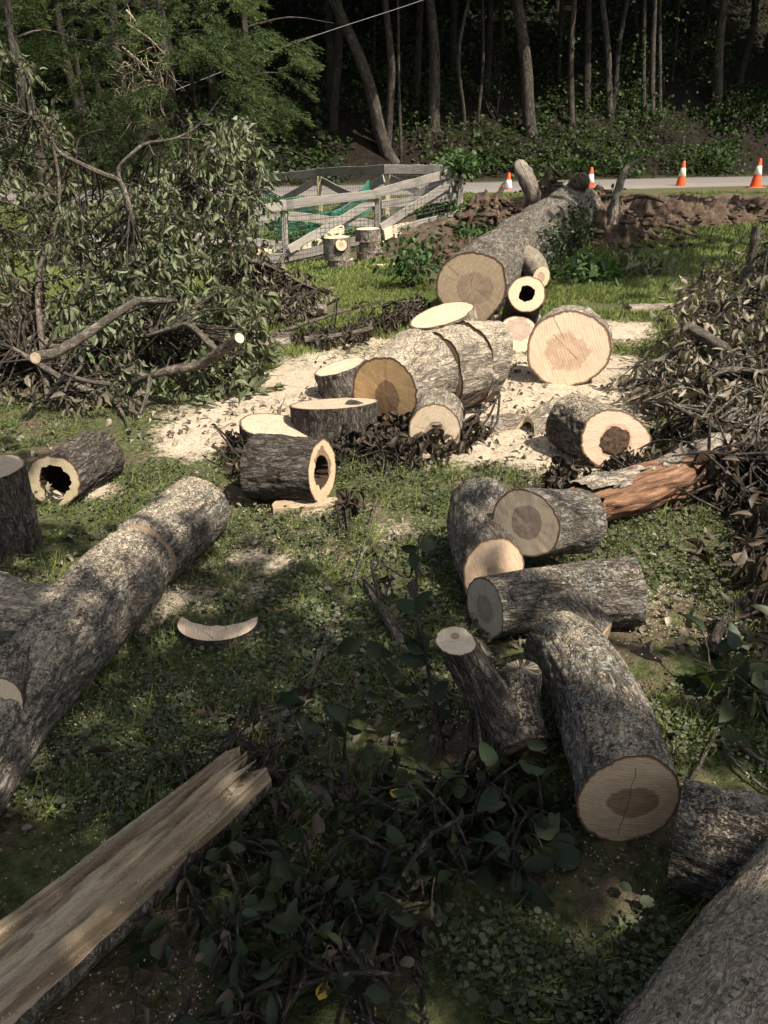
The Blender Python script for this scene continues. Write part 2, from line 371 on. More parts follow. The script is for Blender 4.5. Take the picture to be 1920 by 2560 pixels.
BOARD_PALE = board_mat("fresh_sawn_board", (.62, .50, .33), (.80, .68, .48), (.45, .36, .24))

# ------------------------------------------------------------------ ground
SAW = [  # centre pixel on the ground, radii in metres, strength
    (900, 1000, .95, .75, 1.0), (1380, 1010, .85, .62, 1.15), (1120, 1130, .7, .30, .8), (600, 1050, .45, .45, .72), (500, 1110, .3, .3, .5),
    (1500, 930, .55, .55, 1.0), (1250, 950, .7, .5, 1.0), (670, 960, .42, .32, .55), (740, 900, .45, .4, .45), (1560, 830, .45, .5, .8), (780, 1275, .22, .10, .9),
    (640, 1400, .24, .15, .75), (480, 1500, .10, .10, .7), (230, 1230, .12, .14, .7), (380, 1530, .13, .2, .7), (120, 1920, .09, .09, .6), (620, 1480, .2, .12, .4),
    (980, 1340, .22, .14, .55), (1560, 1500, .25, .15, .35), (1700, 1440, .25, .2, .35), (1480, 1180, .3, .3, .5), (330, 1230, .3, .2, .35), (1450, 730, .3, .6, .45),
    (1010, 870, .6, .7, .7), (60, 1680, .2, .2, .4), (430, 1800, .3, .2, .2), (1500, 2450, .25, .15, .2), (380, 2480, .15, .12, .2)]
SOIL = [(1250, 560, 1.6, 3.0, 1.2), (1130, 600, 1.0, 2.2, 1.0), (1500, 520, 2.0, 2.2, 1.2), (1700, 510, 2.6, 1.5, 1.1), (1850, 500, 2.6, 1.3, 1.0), (1040, 590, 1.2, 1.5, .7)]
SAW = [(*G2(a, b)[:2], rx, ry, k) for (a, b, rx, ry, k) in SAW]; SOIL = [(*G2(a, b)[:2], rx, ry, k) for (a, b, rx, ry, k) in SOIL]
def field(lst, x, y):
    r = 0
    for (a, b, rx, ry, k) in lst:
        c = (a, b); r = r + k * np.exp(-(((x - c[0]) / rx) ** 2 + ((y - c[1]) / ry) ** 2))
    return r
def saw_f(x, y): return field(SAW, x, y)
def soil_f(x, y): return field(SOIL, x, y)
rows = np.concatenate([np.linspace(-14, .1, 10), .12 + np.cumsum(np.full(60, .022)), []])
yy = rows[-1]; lst = []
while yy < 95:
    yy += .013 * (1 + yy * .8); lst.append(yy)
rows = np.concatenate([rows, lst]); cols = np.linspace(-1, 1, 331)
hw = 3.4 + .80 * np.maximum(rows, 0) ; far = 26 + .8 * np.maximum(rows, 0)
X = cols[None] * hw[:, None] + np.sign(cols)[None] * np.maximum(0, np.abs(cols)[None] - .93) ** 2 / .07 ** 2 * far[:, None]
Y = np.repeat(rows[:, None], len(cols), 1)
Z = gz(X, Y)
sf = saw_f(X, Y); so = soil_f(X, Y)
Z = Z + np.clip(sf, 0, 1) * .018 + (fbm(xyz(X * 9, Y * 9), 8, 3) - .5) * .035 * np.exp(-Y / 14) + np.clip(so, 0, 1) * (fbm(xyz(X * 3, Y * 3), 21, 4) - .42) * .30
def ground_z(x, y):
    return gz(x, y) + np.clip(saw_f(x, y), 0, 1) * .018
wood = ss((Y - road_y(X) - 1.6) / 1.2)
n, m = X.shape; i = np.arange(n - 1)[:, None] * m; j = np.arange(m - 1)[None]
F = np.stack([i + j, i + j + 1, i + m + j + 1, i + m + j], -1).reshape(-1, 4)
b = NB("lawn_ground"); tc = b.new("ShaderNodeTexCoord"); o = tc.outputs['Object']
n1 = b.noise(o, 3.2, 5, .65); n2 = b.noise(o, 34, 4, .7); n3 = b.noise(o, 120, 3, .7)
grass = b.mix(b.ramp(n2, [(.35, 0.), (.68, 1.)]), (.045, .052, .020), (.135, .150, .058))
dirt = b.mix(n2, (.045, .033, .022), (.19, .145, .098))
col = b.mix(b.step(b.math('ADD', b.math('MULTIPLY', n1, .7), b.math('MULTIPLY', b.noise(o, 17, 4, .7), .3)), .47, .58), grass, dirt)
sm = b.math('ADD', b.attr('saw'), b.math('ADD', b.math('MULTIPLY', b.math('SUBTRACT', n1, .5), 1.3), b.math('MULTIPLY', b.math('SUBTRACT', n2, .5), 1.25)))
soilm = b.math('ADD', b.attr('soil'), b.math('MULTIPLY', b.math('SUBTRACT', n1, .5), .9))
soilc = b.ramp(b.noise(o, 9, 6, .72), [(.28, (.035, .024, .017)), (.5, (.10, .072, .052)), (.75, (.21, .155, .115))])
col = b.mix(b.step(soilm, .35, .6), col, soilc)
sawc = b.ramp(n3, [(.3, (.36, .29, .20)), (.5, (.56, .46, .335)), (.7, (.70, .59, .45))])
sawc = b.mix(b.math('MULTIPLY', b.step(b.noise(o, 7, 5, .72), .46, .66), .62), sawc, (.33, .255, .175)); sawc = b.mix(b.math('MULTIPLY', b.step(b.noise(o, 60, 3, .7), .60, .66), .6), sawc, (.13, .095, .06))
col = b.mix(b.step(sm, .34, .80), col, sawc)
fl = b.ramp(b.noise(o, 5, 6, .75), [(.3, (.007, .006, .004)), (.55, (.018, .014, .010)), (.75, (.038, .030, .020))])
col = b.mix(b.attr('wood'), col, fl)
b.bump(b.math('ADD', b.math('ADD', b.math('MULTIPLY', n2, .8), b.math('MULTIPLY', b.noise(o, 10, 4, .6), 1.6)), b.math('MULTIPLY', n3, .5)), 1., .022)
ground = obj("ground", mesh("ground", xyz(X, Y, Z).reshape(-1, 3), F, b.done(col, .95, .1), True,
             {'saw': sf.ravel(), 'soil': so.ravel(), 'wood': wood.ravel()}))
ground['kind'] = 'structure'

# ------------------------------------------------------------------ road past the woods
xs = np.linspace(-30, 45, 200); prof = [(-1.75, -.14), (-1.7, .035), (-.8, .06), (0, .075), (.8, .06), (1.7, .035), (1.75, -.14)]
RV = np.concatenate([xyz(xs, road_y(xs) + dy, gz(xs, road_y(xs)) * 0 - .1 + dz + (fbm(xyz(xs, 0 * xs + dy), 2, 2) - .5) * .02) for dy, dz in prof])
k = len(xs); i = np.arange(len(prof) - 1)[:, None] * k; j = np.arange(k - 1)[None]
b = NB("asphalt"); tc = b.new("ShaderNodeTexCoord"); o = tc.outputs['Object']
col = b.mix(b.noise(o, 90, 3, .7), (.11, .098, .09), (.21, .188, .17)); col = b.mix(b.math('MULTIPLY', b.step(b.noise(o, 1.4, 5, .7), .48, .7), .6), col, (.22, .17, .13))
b.bump(b.noise(o, 160, 2), .4, .004)
road = obj("road", mesh("road", RV, np.stack([i + j, i + j + 1, i + k + j + 1, i + k + j], -1).reshape(-1, 4), b.done(col, .9, .2)))
road['kind'] = 'structure'

# ------------------------------------------------------------------ leaves
def leaf_template(nst=4, wid=.5, shape=1.0, fold=.25, curl=.2, wave=0., seed=0):
    """a leaf along +Y of length 1, normal +Z, folded on its midrib and curled"""
    r = np.random.default_rng(seed); t = np.linspace(0, 1, nst + 1); V = [[0, 0, 0]]; F = []
    for k in range(1, nst):
        a = t[k]; hwid = .5 * wid * (math.sin(math.pi * a ** shape) ** .8)
        z = -curl * a * a; wv = wave * (r.random(2) - .5)
        V += [[-hwid, a, z + fold * hwid + wv[0]], [0, a, z], [hwid, a, z + fold * hwid + wv[1]]]
    V.append([0, 1 - .12 * abs(curl), -curl]); L = len(V) - 1
    F += [(0, 2, 1), (0, 3, 2)]
    for k in range(nst - 2):
        a = 1 + 3 * k; c = a + 3
        F += [(a, a + 1, c), (a + 1, c + 1, c), (a + 1, a + 2, c + 1), (a + 2, c + 2, c + 1)]
    a = L - 3; F += [(a, a + 1, L), (a + 1, a + 2, L)]
    return np.array(V, float), np.array(F)
def basis(dirv, nrm):
    y = unit(dirv); z = unit(nrm - y * (nrm * y).sum(-1, keepdims=True)); x = np.cross(y, z)
    return np.stack([x, y, z], -1)                     # columns
def scatter(tmpl, pos, B, size, var):
    TV, TF = tmpl; N = len(pos); K = len(TV)
    size = np.asarray(size, float)
    S = np.repeat(size[:, None], 3, 1) if size.ndim == 1 else size
    V = np.einsum('nij,nkj->nki', B, TV[None] * S[:, None, :]) + pos[:, None]
    F = TF[None] + (np.arange(N) * K)[:, None, None]
    mid = .10 * (np.abs(TV[:, 0]) < 1e-6); return V.reshape(-1, 3), F.reshape(-1, TF.shape[1]), {'var': np.clip(np.asarray(var, float)[:, None] * .9 + mid[None], 0, 1).ravel()}
WILT = [leaf_template(3, .36, .85, .9, .35, .12, 1), leaf_template(3, .30, .8, 1.3, .15, .1, 2), leaf_template(3, .45, .8, .6, .55, .15, 3), leaf_template(3, .22, .9, 1.5, .3, .1, 4)]
BROAD = [leaf_template(6, .56, .72, .22, .25, .03, 11), leaf_template(6, .5, .75, .4, .12, .03, 12), leaf_template(6, .6, .7, .12, .4, .05, 13), leaf_template(6, .46, .75, .6, .3, .04, 14)]
CURLED = [leaf_template(5, .5, .75, 1.0, .7, .15, 21), leaf_template(5, .6, .8, .7, .9, .2, 22), leaf_template(5, .4, .75, 1.3, .4, .12, 23), leaf_template(5, .7, .9, .45, .5, .2, 24)]
DIAMOND = (np.array([[0, 0, 0], [-.32, .45, .05], [0, 1, -.1], [.32, .45, .05]], float), np.array([[0, 1, 2, 3]])[:, ::-1])
HEX = (np.array([[0, 0, 0], [-.42, .25, .05], [-.42, .7, .05], [0, 1, -.05], [.42, .7, .05], [.42, .25, .05]], float), np.array([[0, 5, 4, 3, 2, 1]]))
STRIP = (np.array([[-.5, 0, 0], [.5, 0, 0], [.28, 1, -.06], [-.28, 1, -.06]], float), np.array([[0, 1, 2, 3]]))
BLADE = (np.array([[-.5, 0, 0], [.5, 0, 0], [.35, .55, .06], [-.35, .55, .06], [0, 1, .28]], float), None)

def rdir(n, r=None):
    return unit((r or rng).normal(size=(n, 3)))
def in_poly(poly, x, y):
    c = np.zeros(np.shape(x), bool); n = len(poly)
    for i in range(n):
        (x1, y1), (x2, y2) = poly[i], poly[(i + 1) % n]
        hit = ((y1 > y) != (y2 > y)) & (x < (x2 - x1) * (y - y1) / (y2 - y1 + 1e-9) + x1); c ^= hit
    return c

# ------------------------------------------------------------------ shade: what the tall trees beside the camera keep off the lawn
OPEN = [(1425, 1560, 110, 80, 1.), (1500, 1670, 80, 80, .8), (1560, 1480, 90, 60, .9), (980, 1270, 170, 70, 1.), (700, 1240, 130, 45, .8), (1000, 1180, 500, 55, .8), (560, 1180, 200, 45, .6), (1440, 1590, 90, 75, 1.), (1480, 1730, 120, 80, .6), (1520, 1440, 130, 60, 1.),
        (1270, 1300, 50, 70, .7), (1250, 1240, 90, 40, .9), (1700, 1330, 130, 90, 1.), (1820, 1420, 140, 80, .8), (1640, 1480, 90, 60, .7), (1560, 1560, 70, 60, .6), (1680, 1660, 90, 70, .6), (1830, 1620, 80, 80, .5), (1750, 1830, 60, 50, .8),
        (130, 1900, 45, 40, 1.), (175, 1505, 50, 30, .7), (430, 1290, 55, 25, .8), (330, 1400, 45, 40, .8), (400, 1560, 70, 30, .5), (1140, 1900, 35, 25, .9), (1000, 2020, 40, 18, .7),
        (1790, 2370, 90, 90, .85), (270, 1230, 90, 40, .7), (130, 1220, 60, 50, .3), (620, 1545, 60, 35, .3), (740, 1130, 80, 40, .4), (820, 1350, 60, 40, .6), (900, 1450, 50, 25, .4), (560, 1330, 60, 35, .4),
        (1300, 1880, 40, 30, .5), (1240, 1740, 40, 30, .7), (1850, 1960, 50, 40, .4), (60, 1560, 60, 40, .35), (1130, 1620, 40, 40, .9), (1400, 1300, 60, 40, .5)]
def shade_want(S):
    px, py, _ = proj(S); a = ss((py - 1135) / 75.)
    a = np.maximum(a, ss((250 - px) / 160.) * ss((py - 1060) / 60.))
    for (x, y, rx, ry, k) in OPEN:
        a = a * (1 - min(1, k * 1.15) * np.exp(-(((px - x) / (rx * 1.5 + 16)) ** 2 + ((py - y) / (ry * 1.5 + 16)) ** 2) ** 2))
    lawn = np.exp(-((((px - 1600) / 230) ** 2 + ((py - 640) / 62) ** 2) ** 2)) * .97
    lawn = np.maximum(lawn, .75 * np.exp(-((((px - 1420) / 90) ** 2 + ((py - 560) / 70) ** 2) ** 2)))
    trunk = .92 * np.exp(-((((px - 1330) / 130) ** 2 + ((py - 545) / 95) ** 2) ** 2)) * (np.sin(py * .09 + px * .02) > .62)
    lawn = np.maximum(lawn, trunk)
    lawn = np.maximum(lawn, .6 * np.exp(-((((px - 1760) / 170) ** 2 + ((py - 505) / 22) ** 2) ** 2)))
    return a, lawn
def shade_crown(which, n, hlo, hhi, box, size):
    S = xyz(rng.uniform(box[0], box[1], n), rng.uniform(box[2], box[3], n), np.full(n, .12))
    want = shade_want(S)[which] * (1 - .85 * ss((fbm(S * [2.4, 2.4, 0], 55, 3) - .56) / .07) * ss((S[:, 1] - 2.0) / .6)); keep = rng.random(n) < want ** 2.2
    near = np.sqrt(((S[:, 0] - .5 * (box[0] + box[1])) / (.5 * (box[1] - box[0]))) ** 2 + ((S[:, 1] - .5 * (box[2] + box[3])) / (.5 * (box[3] - box[2]))) ** 2) < 1.08
    S = S[keep & near]; h = rng.uniform(hlo, hhi, len(S))
    P = S + TO_SUN[None] / TO_SUN[2] * h[:, None]
    return P
def shade_tree(label, P, foot, size, per):
    t = thing("shade_tree", label, "tree", (foot[0], foot[1], float(gz(foot[0], foot[1]))))
    c = P.mean(0); base = np.array(t.location)
    pts = smooth_path([base - [0, 0, .2], base + [.1, .1, 2.5], .5 * (base + c) + [.2, 0, 1.2], c], 26)
    ch = [tube(pts, np.linspace(.30, .10, 26), 14, .01, 20, 3)]
    ch = [(a.reshape(-1, 3), f, {'bc': q.reshape(-1, 3)}) for a, f, q in ch]
    for k in range(16):
        e = P[rng.integers(len(P))]; s = pts[rng.integers(12, 25)]
        a, f, q = tube(smooth_path([s, .5 * (s + e) + rng.normal(size=3) * .3 + [0, 0, .3], e], 9), np.linspace(.07, .015, 9), 6, 0, 1, k)
        ch.append((a.reshape(-1, 3), f, {'bc': q.reshape(-1, 3)}))
    V, F, A = merge(ch); part("trunk", V, F, BARK_F, t, True, A)
    N = len(P) * per; pos = np.repeat(P, per, 0) + rng.normal(size=(N, 3)) * .075
    V, F, A = scatter(HEX, pos, basis(rdir(N), rdir(N) + [0, 0, 1.2]), rng.uniform(.7, 1.2, N) * size, rng.random(N))
    o = part("crown", V, F, LEAF_WOOD, t, False, A); return t
shade_tree("tall broadleaf tree behind the camera shading the near logs", shade_crown(0, 6200, 4.5, 7.0, (-4.2, 3.6, -1.2, 4.6), .2), (5.6, -2.2), .11, 5)
shade_tree("tall broadleaf tree right of the lawn shading the grass", shade_crown(1, 12000, 6.0, 9., (0.5, 9.5, 7.0, 20.), .2), (10.5, 6.2), .19, 6)

# ------------------------------------------------------------------ woods on the slope
def leaf_cloud(P, per, spread, size, tmpl=HEX, up=.8, lo=0., hi=1.):
    N = len(P) * per; pos = np.repeat(P, per, 0) + rng.normal(size=(N, 3)) * spread
    return scatter(tmpl, pos, basis(rdir(N) + [0, 0, -.3], rdir(N) + [0, 0, up]), rng.uniform(.65, 1.25, N) * size, rng.uniform(lo, hi, N))
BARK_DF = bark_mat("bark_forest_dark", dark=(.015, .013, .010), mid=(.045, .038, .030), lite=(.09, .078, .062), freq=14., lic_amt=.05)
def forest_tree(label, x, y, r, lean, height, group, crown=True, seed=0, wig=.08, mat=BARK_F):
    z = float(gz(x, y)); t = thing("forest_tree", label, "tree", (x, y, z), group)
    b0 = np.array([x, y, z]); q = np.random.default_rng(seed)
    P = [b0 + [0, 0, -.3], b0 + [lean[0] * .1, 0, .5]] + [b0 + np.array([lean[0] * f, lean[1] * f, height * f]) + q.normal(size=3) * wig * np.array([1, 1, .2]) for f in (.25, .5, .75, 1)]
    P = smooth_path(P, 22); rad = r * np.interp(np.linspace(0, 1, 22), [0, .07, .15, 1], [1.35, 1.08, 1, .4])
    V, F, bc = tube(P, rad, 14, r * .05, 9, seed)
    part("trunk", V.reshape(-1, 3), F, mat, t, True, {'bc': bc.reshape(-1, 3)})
    if crown:
        n = 150; c = P[-1] + [0, -.5, -.8]; d = rdir(n, q) * (q.random(n) ** .4)[:, None] * [3.3, 3.3, 2.6]
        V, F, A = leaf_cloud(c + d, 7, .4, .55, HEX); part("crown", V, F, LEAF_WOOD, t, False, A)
    return t
def trunk_at(label, bpx, bpy_, tpx, wpx, h=9., group=None, seed=0, **k):
    p = G2(bpx, bpy_); dep = proj(p)[2]; top = D(tpx, 0, p[1]); dz = max(top[2] - p[2], 1.)
    return forest_tree(label, p[0], p[1], .5 * wpx / FPX * float(dep), ((top[0] - p[0]) * h / dz, .4), h, group, seed=seed, **k)
trunk_at("thick straight tree with sunlit pale bark on the wooded slope", 1330, 335, 1300, 36, seed=1)
trunk_at("grey straight trunk above the fence end in the woods", 1085, 318, 1085, 32, seed=2)
trunk_at("leaning dark trunk slanting up left behind the fence", 985, 392, 835, 34, seed=3, wig=.05)
trunk_at("slim reddish trunk right of the pale thick tree", 1430, 312, 1435, 17, seed=4)
trunk_at("wavy slim trunk between the grey and the pale tree", 1158, 330, 1172, 11, seed=5, wig=.35)
trunk_at("twin stemmed trunk under the sunlit hillside gap", 1532, 300, 1508, 20, seed=6)
trunk_at("straight trunk near the right edge catching sun low down", 1792, 268, 1818, 26, seed=8)
for q, (a, c, d) in enumerate([(1612, 292, 1616), (1634, 296, 1636), (1652, 285, 1658)]):
    trunk_at(["left", "middle", "right"][q] + " stem of the three slim trunks growing as a clump", a, c, d, 12 + 3 * (q == 1), group="clump of slim stems", seed=20 + q, crown=q == 1, wig=.06)
trunk_at("pale thin stem rising beside the leaning dark trunk", 1005, 400, 990, 9, seed=12)
trunk_at("dark trunk with split pale base near the fence corner", 975, 372, 960, 22, seed=13)
for q in range(58):
    y = 0; x = rng.uniform(-9, 19); y = float(road_y(x)) + rng.uniform(4.5, 17); r = rng.uniform(.05, .16)
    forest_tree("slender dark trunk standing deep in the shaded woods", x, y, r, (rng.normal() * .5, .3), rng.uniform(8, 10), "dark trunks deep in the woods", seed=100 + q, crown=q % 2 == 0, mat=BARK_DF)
for q in range(24):   # canopy trees further back and to the sides
    x = [-24, -20, -16, -12, -8, 16, 20, 24, 28, 32, 36, -4, 2, 8, 13, 20, 24, 29, -10, -15, 5, 11, 17, 34][q]; y = float(road_y(x)) + rng.uniform(3.2, 6.5) + (12 if q > 10 else 0) + (6 if q > 17 else 0)
    forest_tree("broad crowned tree closing the woods above the slope", x, y, .2, (rng.normal() * .4, -.6), rng.uniform(8, 10.5), "tall trees closing the woods", seed=200 + q)
# undergrowth of the slope
n = 1300; x = rng.uniform(-12, 20, n * 3); dy = rng.gamma(1.6, 2.6, n * 3) + 2.1; y = road_y(x) + dy
clump = fbm(xyz(x * .45, y * .45), 31, 3); k = (clump > .43); x, y, clump = x[k], y[k], clump[k]
P = xyz(x, y, gz(x, y) + rng.uniform(.05, .5, len(x)) * (.3 + 1.2 * (clump - .4)))
xm = rng.uniform(-12, 20, 700); ym = road_y(xm) + rng.uniform(5, 15, 700); P = np.vstack([P, xyz(xm, ym, gz(xm, ym) + rng.uniform(.4, 3.5, 700))])
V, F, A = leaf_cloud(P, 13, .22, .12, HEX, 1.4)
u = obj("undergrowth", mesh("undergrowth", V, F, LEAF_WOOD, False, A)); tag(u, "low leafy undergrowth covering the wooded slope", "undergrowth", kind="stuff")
def shrub(label, px, py, w_, h_, n, leaf=.10, mat=LEAF_WOOD, name="understory_shrub", cat="shrub", base=None, tmpl=HEX, stems=7, group=None, up=.8):
    p = G2(px, py) if base is None else np.array(base, float); t = thing(name, label, cat, p, group)
    q = rdir(n) * (rng.random(n) ** .5)[:, None]; C = p + np.stack([q[:, 0] * w_, q[:, 1] * w_, (q[:, 2] * .5 + .62) * h_], -1)
    ch = []
    for a in range(stems):
        e = C[rng.integers(n)]; Q = smooth_path([p + rng.normal(size=3) * .02 * [1, 1, 0], .5 * (p + e) + rng.normal(size=3) * .1 * h_, e], 7)
        v, f, bc = tube(Q, np.linspace(.012, .004, 7) * max(.7, h_), 5, 0, 1, a); ch.append((v.reshape(-1, 3), f, {'bc': bc.reshape(-1, 3)}))
    V, F, A = merge(ch); part("stem", V, F, TWIG_D, t, True, A)["kind"] = "stuff"
    V, F, A = leaf_cloud(C, 9, .09 * max(1, h_), leaf, tmpl, up); part("foliage", V, F, mat, t, False, A); return t
for px, py, w_, h_, n, lab in [(1240, 300, .7, 1.9, 26, "slim sapling with a tuft of lit leaves between trunks"), (1130, 365, .7, .9, 60, "leafy bush at the foot of the grey trunk"), (1370, 395, .5, .6, 40, "small bush below the pale thick tree"),
        (1590, 425, 1.3, .8, 130, "sunlit low bush beside the second cone"), (1760, 415, 1.5, .9, 150, "wide low bush behind the road near the right cone"), (1850, 330, 1.6, 1.4, 120, "bright leafy bush high on the right slope"),
        (1680, 350, 1.1, .9, 90, "scrubby bush on the sunny middle of the slope"), (1480, 400, .9, .6, 70, "low bush behind the short cone"), (1620, 250, 1.3, 2.2, 60, "leafy sapling among the clump of slim stems"), (1200, 425, .8, .5, 60, "low bush left of the torn root stump"),
        (1720, 180, 1.6, 2.2, 60, "tall sapling up the slope near the right trunk"), (1010, 210, 1.2, 2.4, 60, "lit sapling beyond the leaning dark trunk"), (1240, 200, 1.2, 2., 50, "lit sapling high between the wavy and thick trunks")]:
    shrub(lab, px, py, w_ * 1.1, h_ * .85, int(n * .36), .08)

# ------------------------------------------------------------------ cedars behind the brush
CED = [(0, -40), (330, -40), (600, -40), (640, 0), (610, 40), (600, 60), (690, 75), (700, 100), (660, 120), (760, 95), (768, 150), (740, 190), (775, 225), (745, 262), (735, 300), (680, 318), (560, 300), (545, 350), (470, 330), (440, 430), (330, 400), (300, 520), (150, 560), (0, 580)]
ced = []
for lab, px, y, w_ in [("tall cedar with two stems and bright drooping sprays", 478, 14.2, 30), ("dark cedar at the left edge above the brush pile", 130, 13.0, 34), ("cedar with a leaning bare lower trunk behind the brush", 365, 14.8, 32), ("short cedar trunk nearest the fence, foliage sunlit", 640, 15.6, 22)]:
    p = D(px, 560, y); p[2] = float(gz(p[0], p[1])); t = thing("cedar_tree", lab, "tree", p); ced.append((t, p, []))
    r = .5 * w_ / FPX * (y * .9 + .7); H = 5.5; ch = []
    Q = smooth_path([p - [0, 0, .2], p + [.0, 0, 1.2], p + [rng.normal() * .1, 0, 3.], p + [0, 0, H]], 20)
    v, f, bc = tube(Q, r * np.linspace(1.2, .5, 20), 12, .008, 18, 7); ch.append((v.reshape(-1, 3), f, {'bc': bc.reshape(-1, 3)}))
    for k in range(26):
        s = Q[rng.integers(5, 20)]; a = rng.uniform(0, 6.28); L = rng.uniform(.7, 1.7); e = s + np.array([math.cos(a) * L, math.sin(a) * L, rng.uniform(-.2, .7)])
        v, f, bc = tube(smooth_path([s, .5 * (s + e) + [0, 0, .12], e], 7), np.linspace(.022, .006, 7), 5, 0, 1, k); ch.append((v.reshape(-1, 3), f, {'bc': bc.reshape(-1, 3)}))
    if lab.startswith("tall"):
        for (ax, ay, bx, by, rr) in [(482, 330, 420, 240, .035), (490, 300, 472, 120, .05), (420, 240, 300, 105, .03)]:
            v, f, bc = tube(smooth_path([D(ax, ay, y), D(bx, by, y - .3)], 8), np.linspace(rr, rr * .6, 8), 7, .004, 20, ax); ch.append((v.reshape(-1, 3), f, {'bc': bc.reshape(-1, 3)}))
    V, F, A = merge(ch); part("trunk", V, F, BARK_F, t, True, A)
    if lab.startswith("tall"):      # dead bare twigs that have lost their needles
        ch = []
        for k in range(70):
            s = D(rng.uniform(300, 430), rng.uniform(130, 300), y - .55); a = s + rng.normal(size=3) * [.12, .1, .16]; e = a + rng.normal(size=3) * [.16, .1, .16] + [0, 0, -.05]
            v, f, bc = tube(smooth_path([s, a, e], 6), np.linspace(.007, .003, 6), 4, 0, 1, k); ch.append((v.reshape(-1, 3), f, {'bc': bc.reshape(-1, 3)}))
        for (ax, ay, bx, by) in [(305, 118, 400, 215), (315, 25, 350, 90), (318, 60, 415, 140), (365, 255, 355, 300), (330, 230, 395, 210)]:
            v, f, bc = tube(smooth_path([D(ax, ay, y - .6), D(.5 * (ax + bx) + 5, .5 * (ay + by) - 5, y - .6), D(bx, by, y - .5)], 8), np.linspace(.018, .008, 8), 5, 0, 1, ax); ch.append((v.reshape(-1, 3), f, {'bc': bc.reshape(-1, 3)}))
        V, F, A = merge(ch); part("dead_twigs", V, F, plain("dead_cedar_wood", (.40, .31, .22), .85), t, True, A)["kind"] = "stuff"
px = rng.uniform(-120, 790, 5200); py = rng.uniform(-60, 590, 5200); inn = in_poly(CED, np.maximum(px, 2), py)
dens = fbm(xyz(px / 75., py / 60.), 44, 3); inn &= (dens > .55) | (rng.random(5200) < .10); px, py = px[inn], py[inn]; py = py + 0
low = (py > 330) & (rng.random(len(px)) < .45); px, py = px[~low], py[~low]
yy_ = 12.6 + 2.4 * rng.random(len(px)) ** .8 + .6 * np.sin(px / 90.)
C = np.array([D(a, c, y) for a, c, y in zip(px, py, yy_)]); hi_ = xyz(rng.uniform(-7.5, -2.0, 420), rng.uniform(12.6, 16, 420), rng.uniform(2.4, 5.5, 420)); C = np.vstack([C, hi_])
own = np.argmin(np.stack([np.hypot(C[:, 0] - p[0], C[:, 1] - p[1]) for _, p, _ in ced]), 0)
for k, (t, p, _) in enumerate(ced):
    c = C[own == k]; out = unit((c - p) * [1, 1, 0] + rng.normal(size=c.shape) * [.5, .5, 0]) + [0, 0, -.15]
    per = 62; n = len(c) * per; u = rng.random(n); fr = np.repeat(unit(out), per, 0); side = unit(np.cross(fr, [0, 0, 1.]))
    sgn = rng.choice([-1, 1], n)
    pos = np.repeat(c, per, 0) + fr * (u * .30)[:, None] + [0, 0, 0] - np.array([0, 0, .10]) * (u ** 2)[:, None] + side * (sgn * rng.random(n) * .10 * (1.1 - u))[:, None] + rng.normal(size=(n, 3)) * [.02, .02, .018]
    d = fr + side * (sgn * .55)[:, None] + np.array([0, 0, -.28]) + rng.normal(size=(n, 3)) * .25
    V, F, A = scatter(STRIP, pos, basis(d, rdir(n) + [0, 0, .7]), np.stack([rng.uniform(.007, .013, n), rng.uniform(.03, .07, n), np.full(n, .1)], -1), np.clip(np.repeat(rng.random(len(c)), per) * .35 + u * .45 + rng.random(n) * .3 - .05, 0, 1))
    part("foliage", V, F, LEAF_CEDAR, t, False, A)

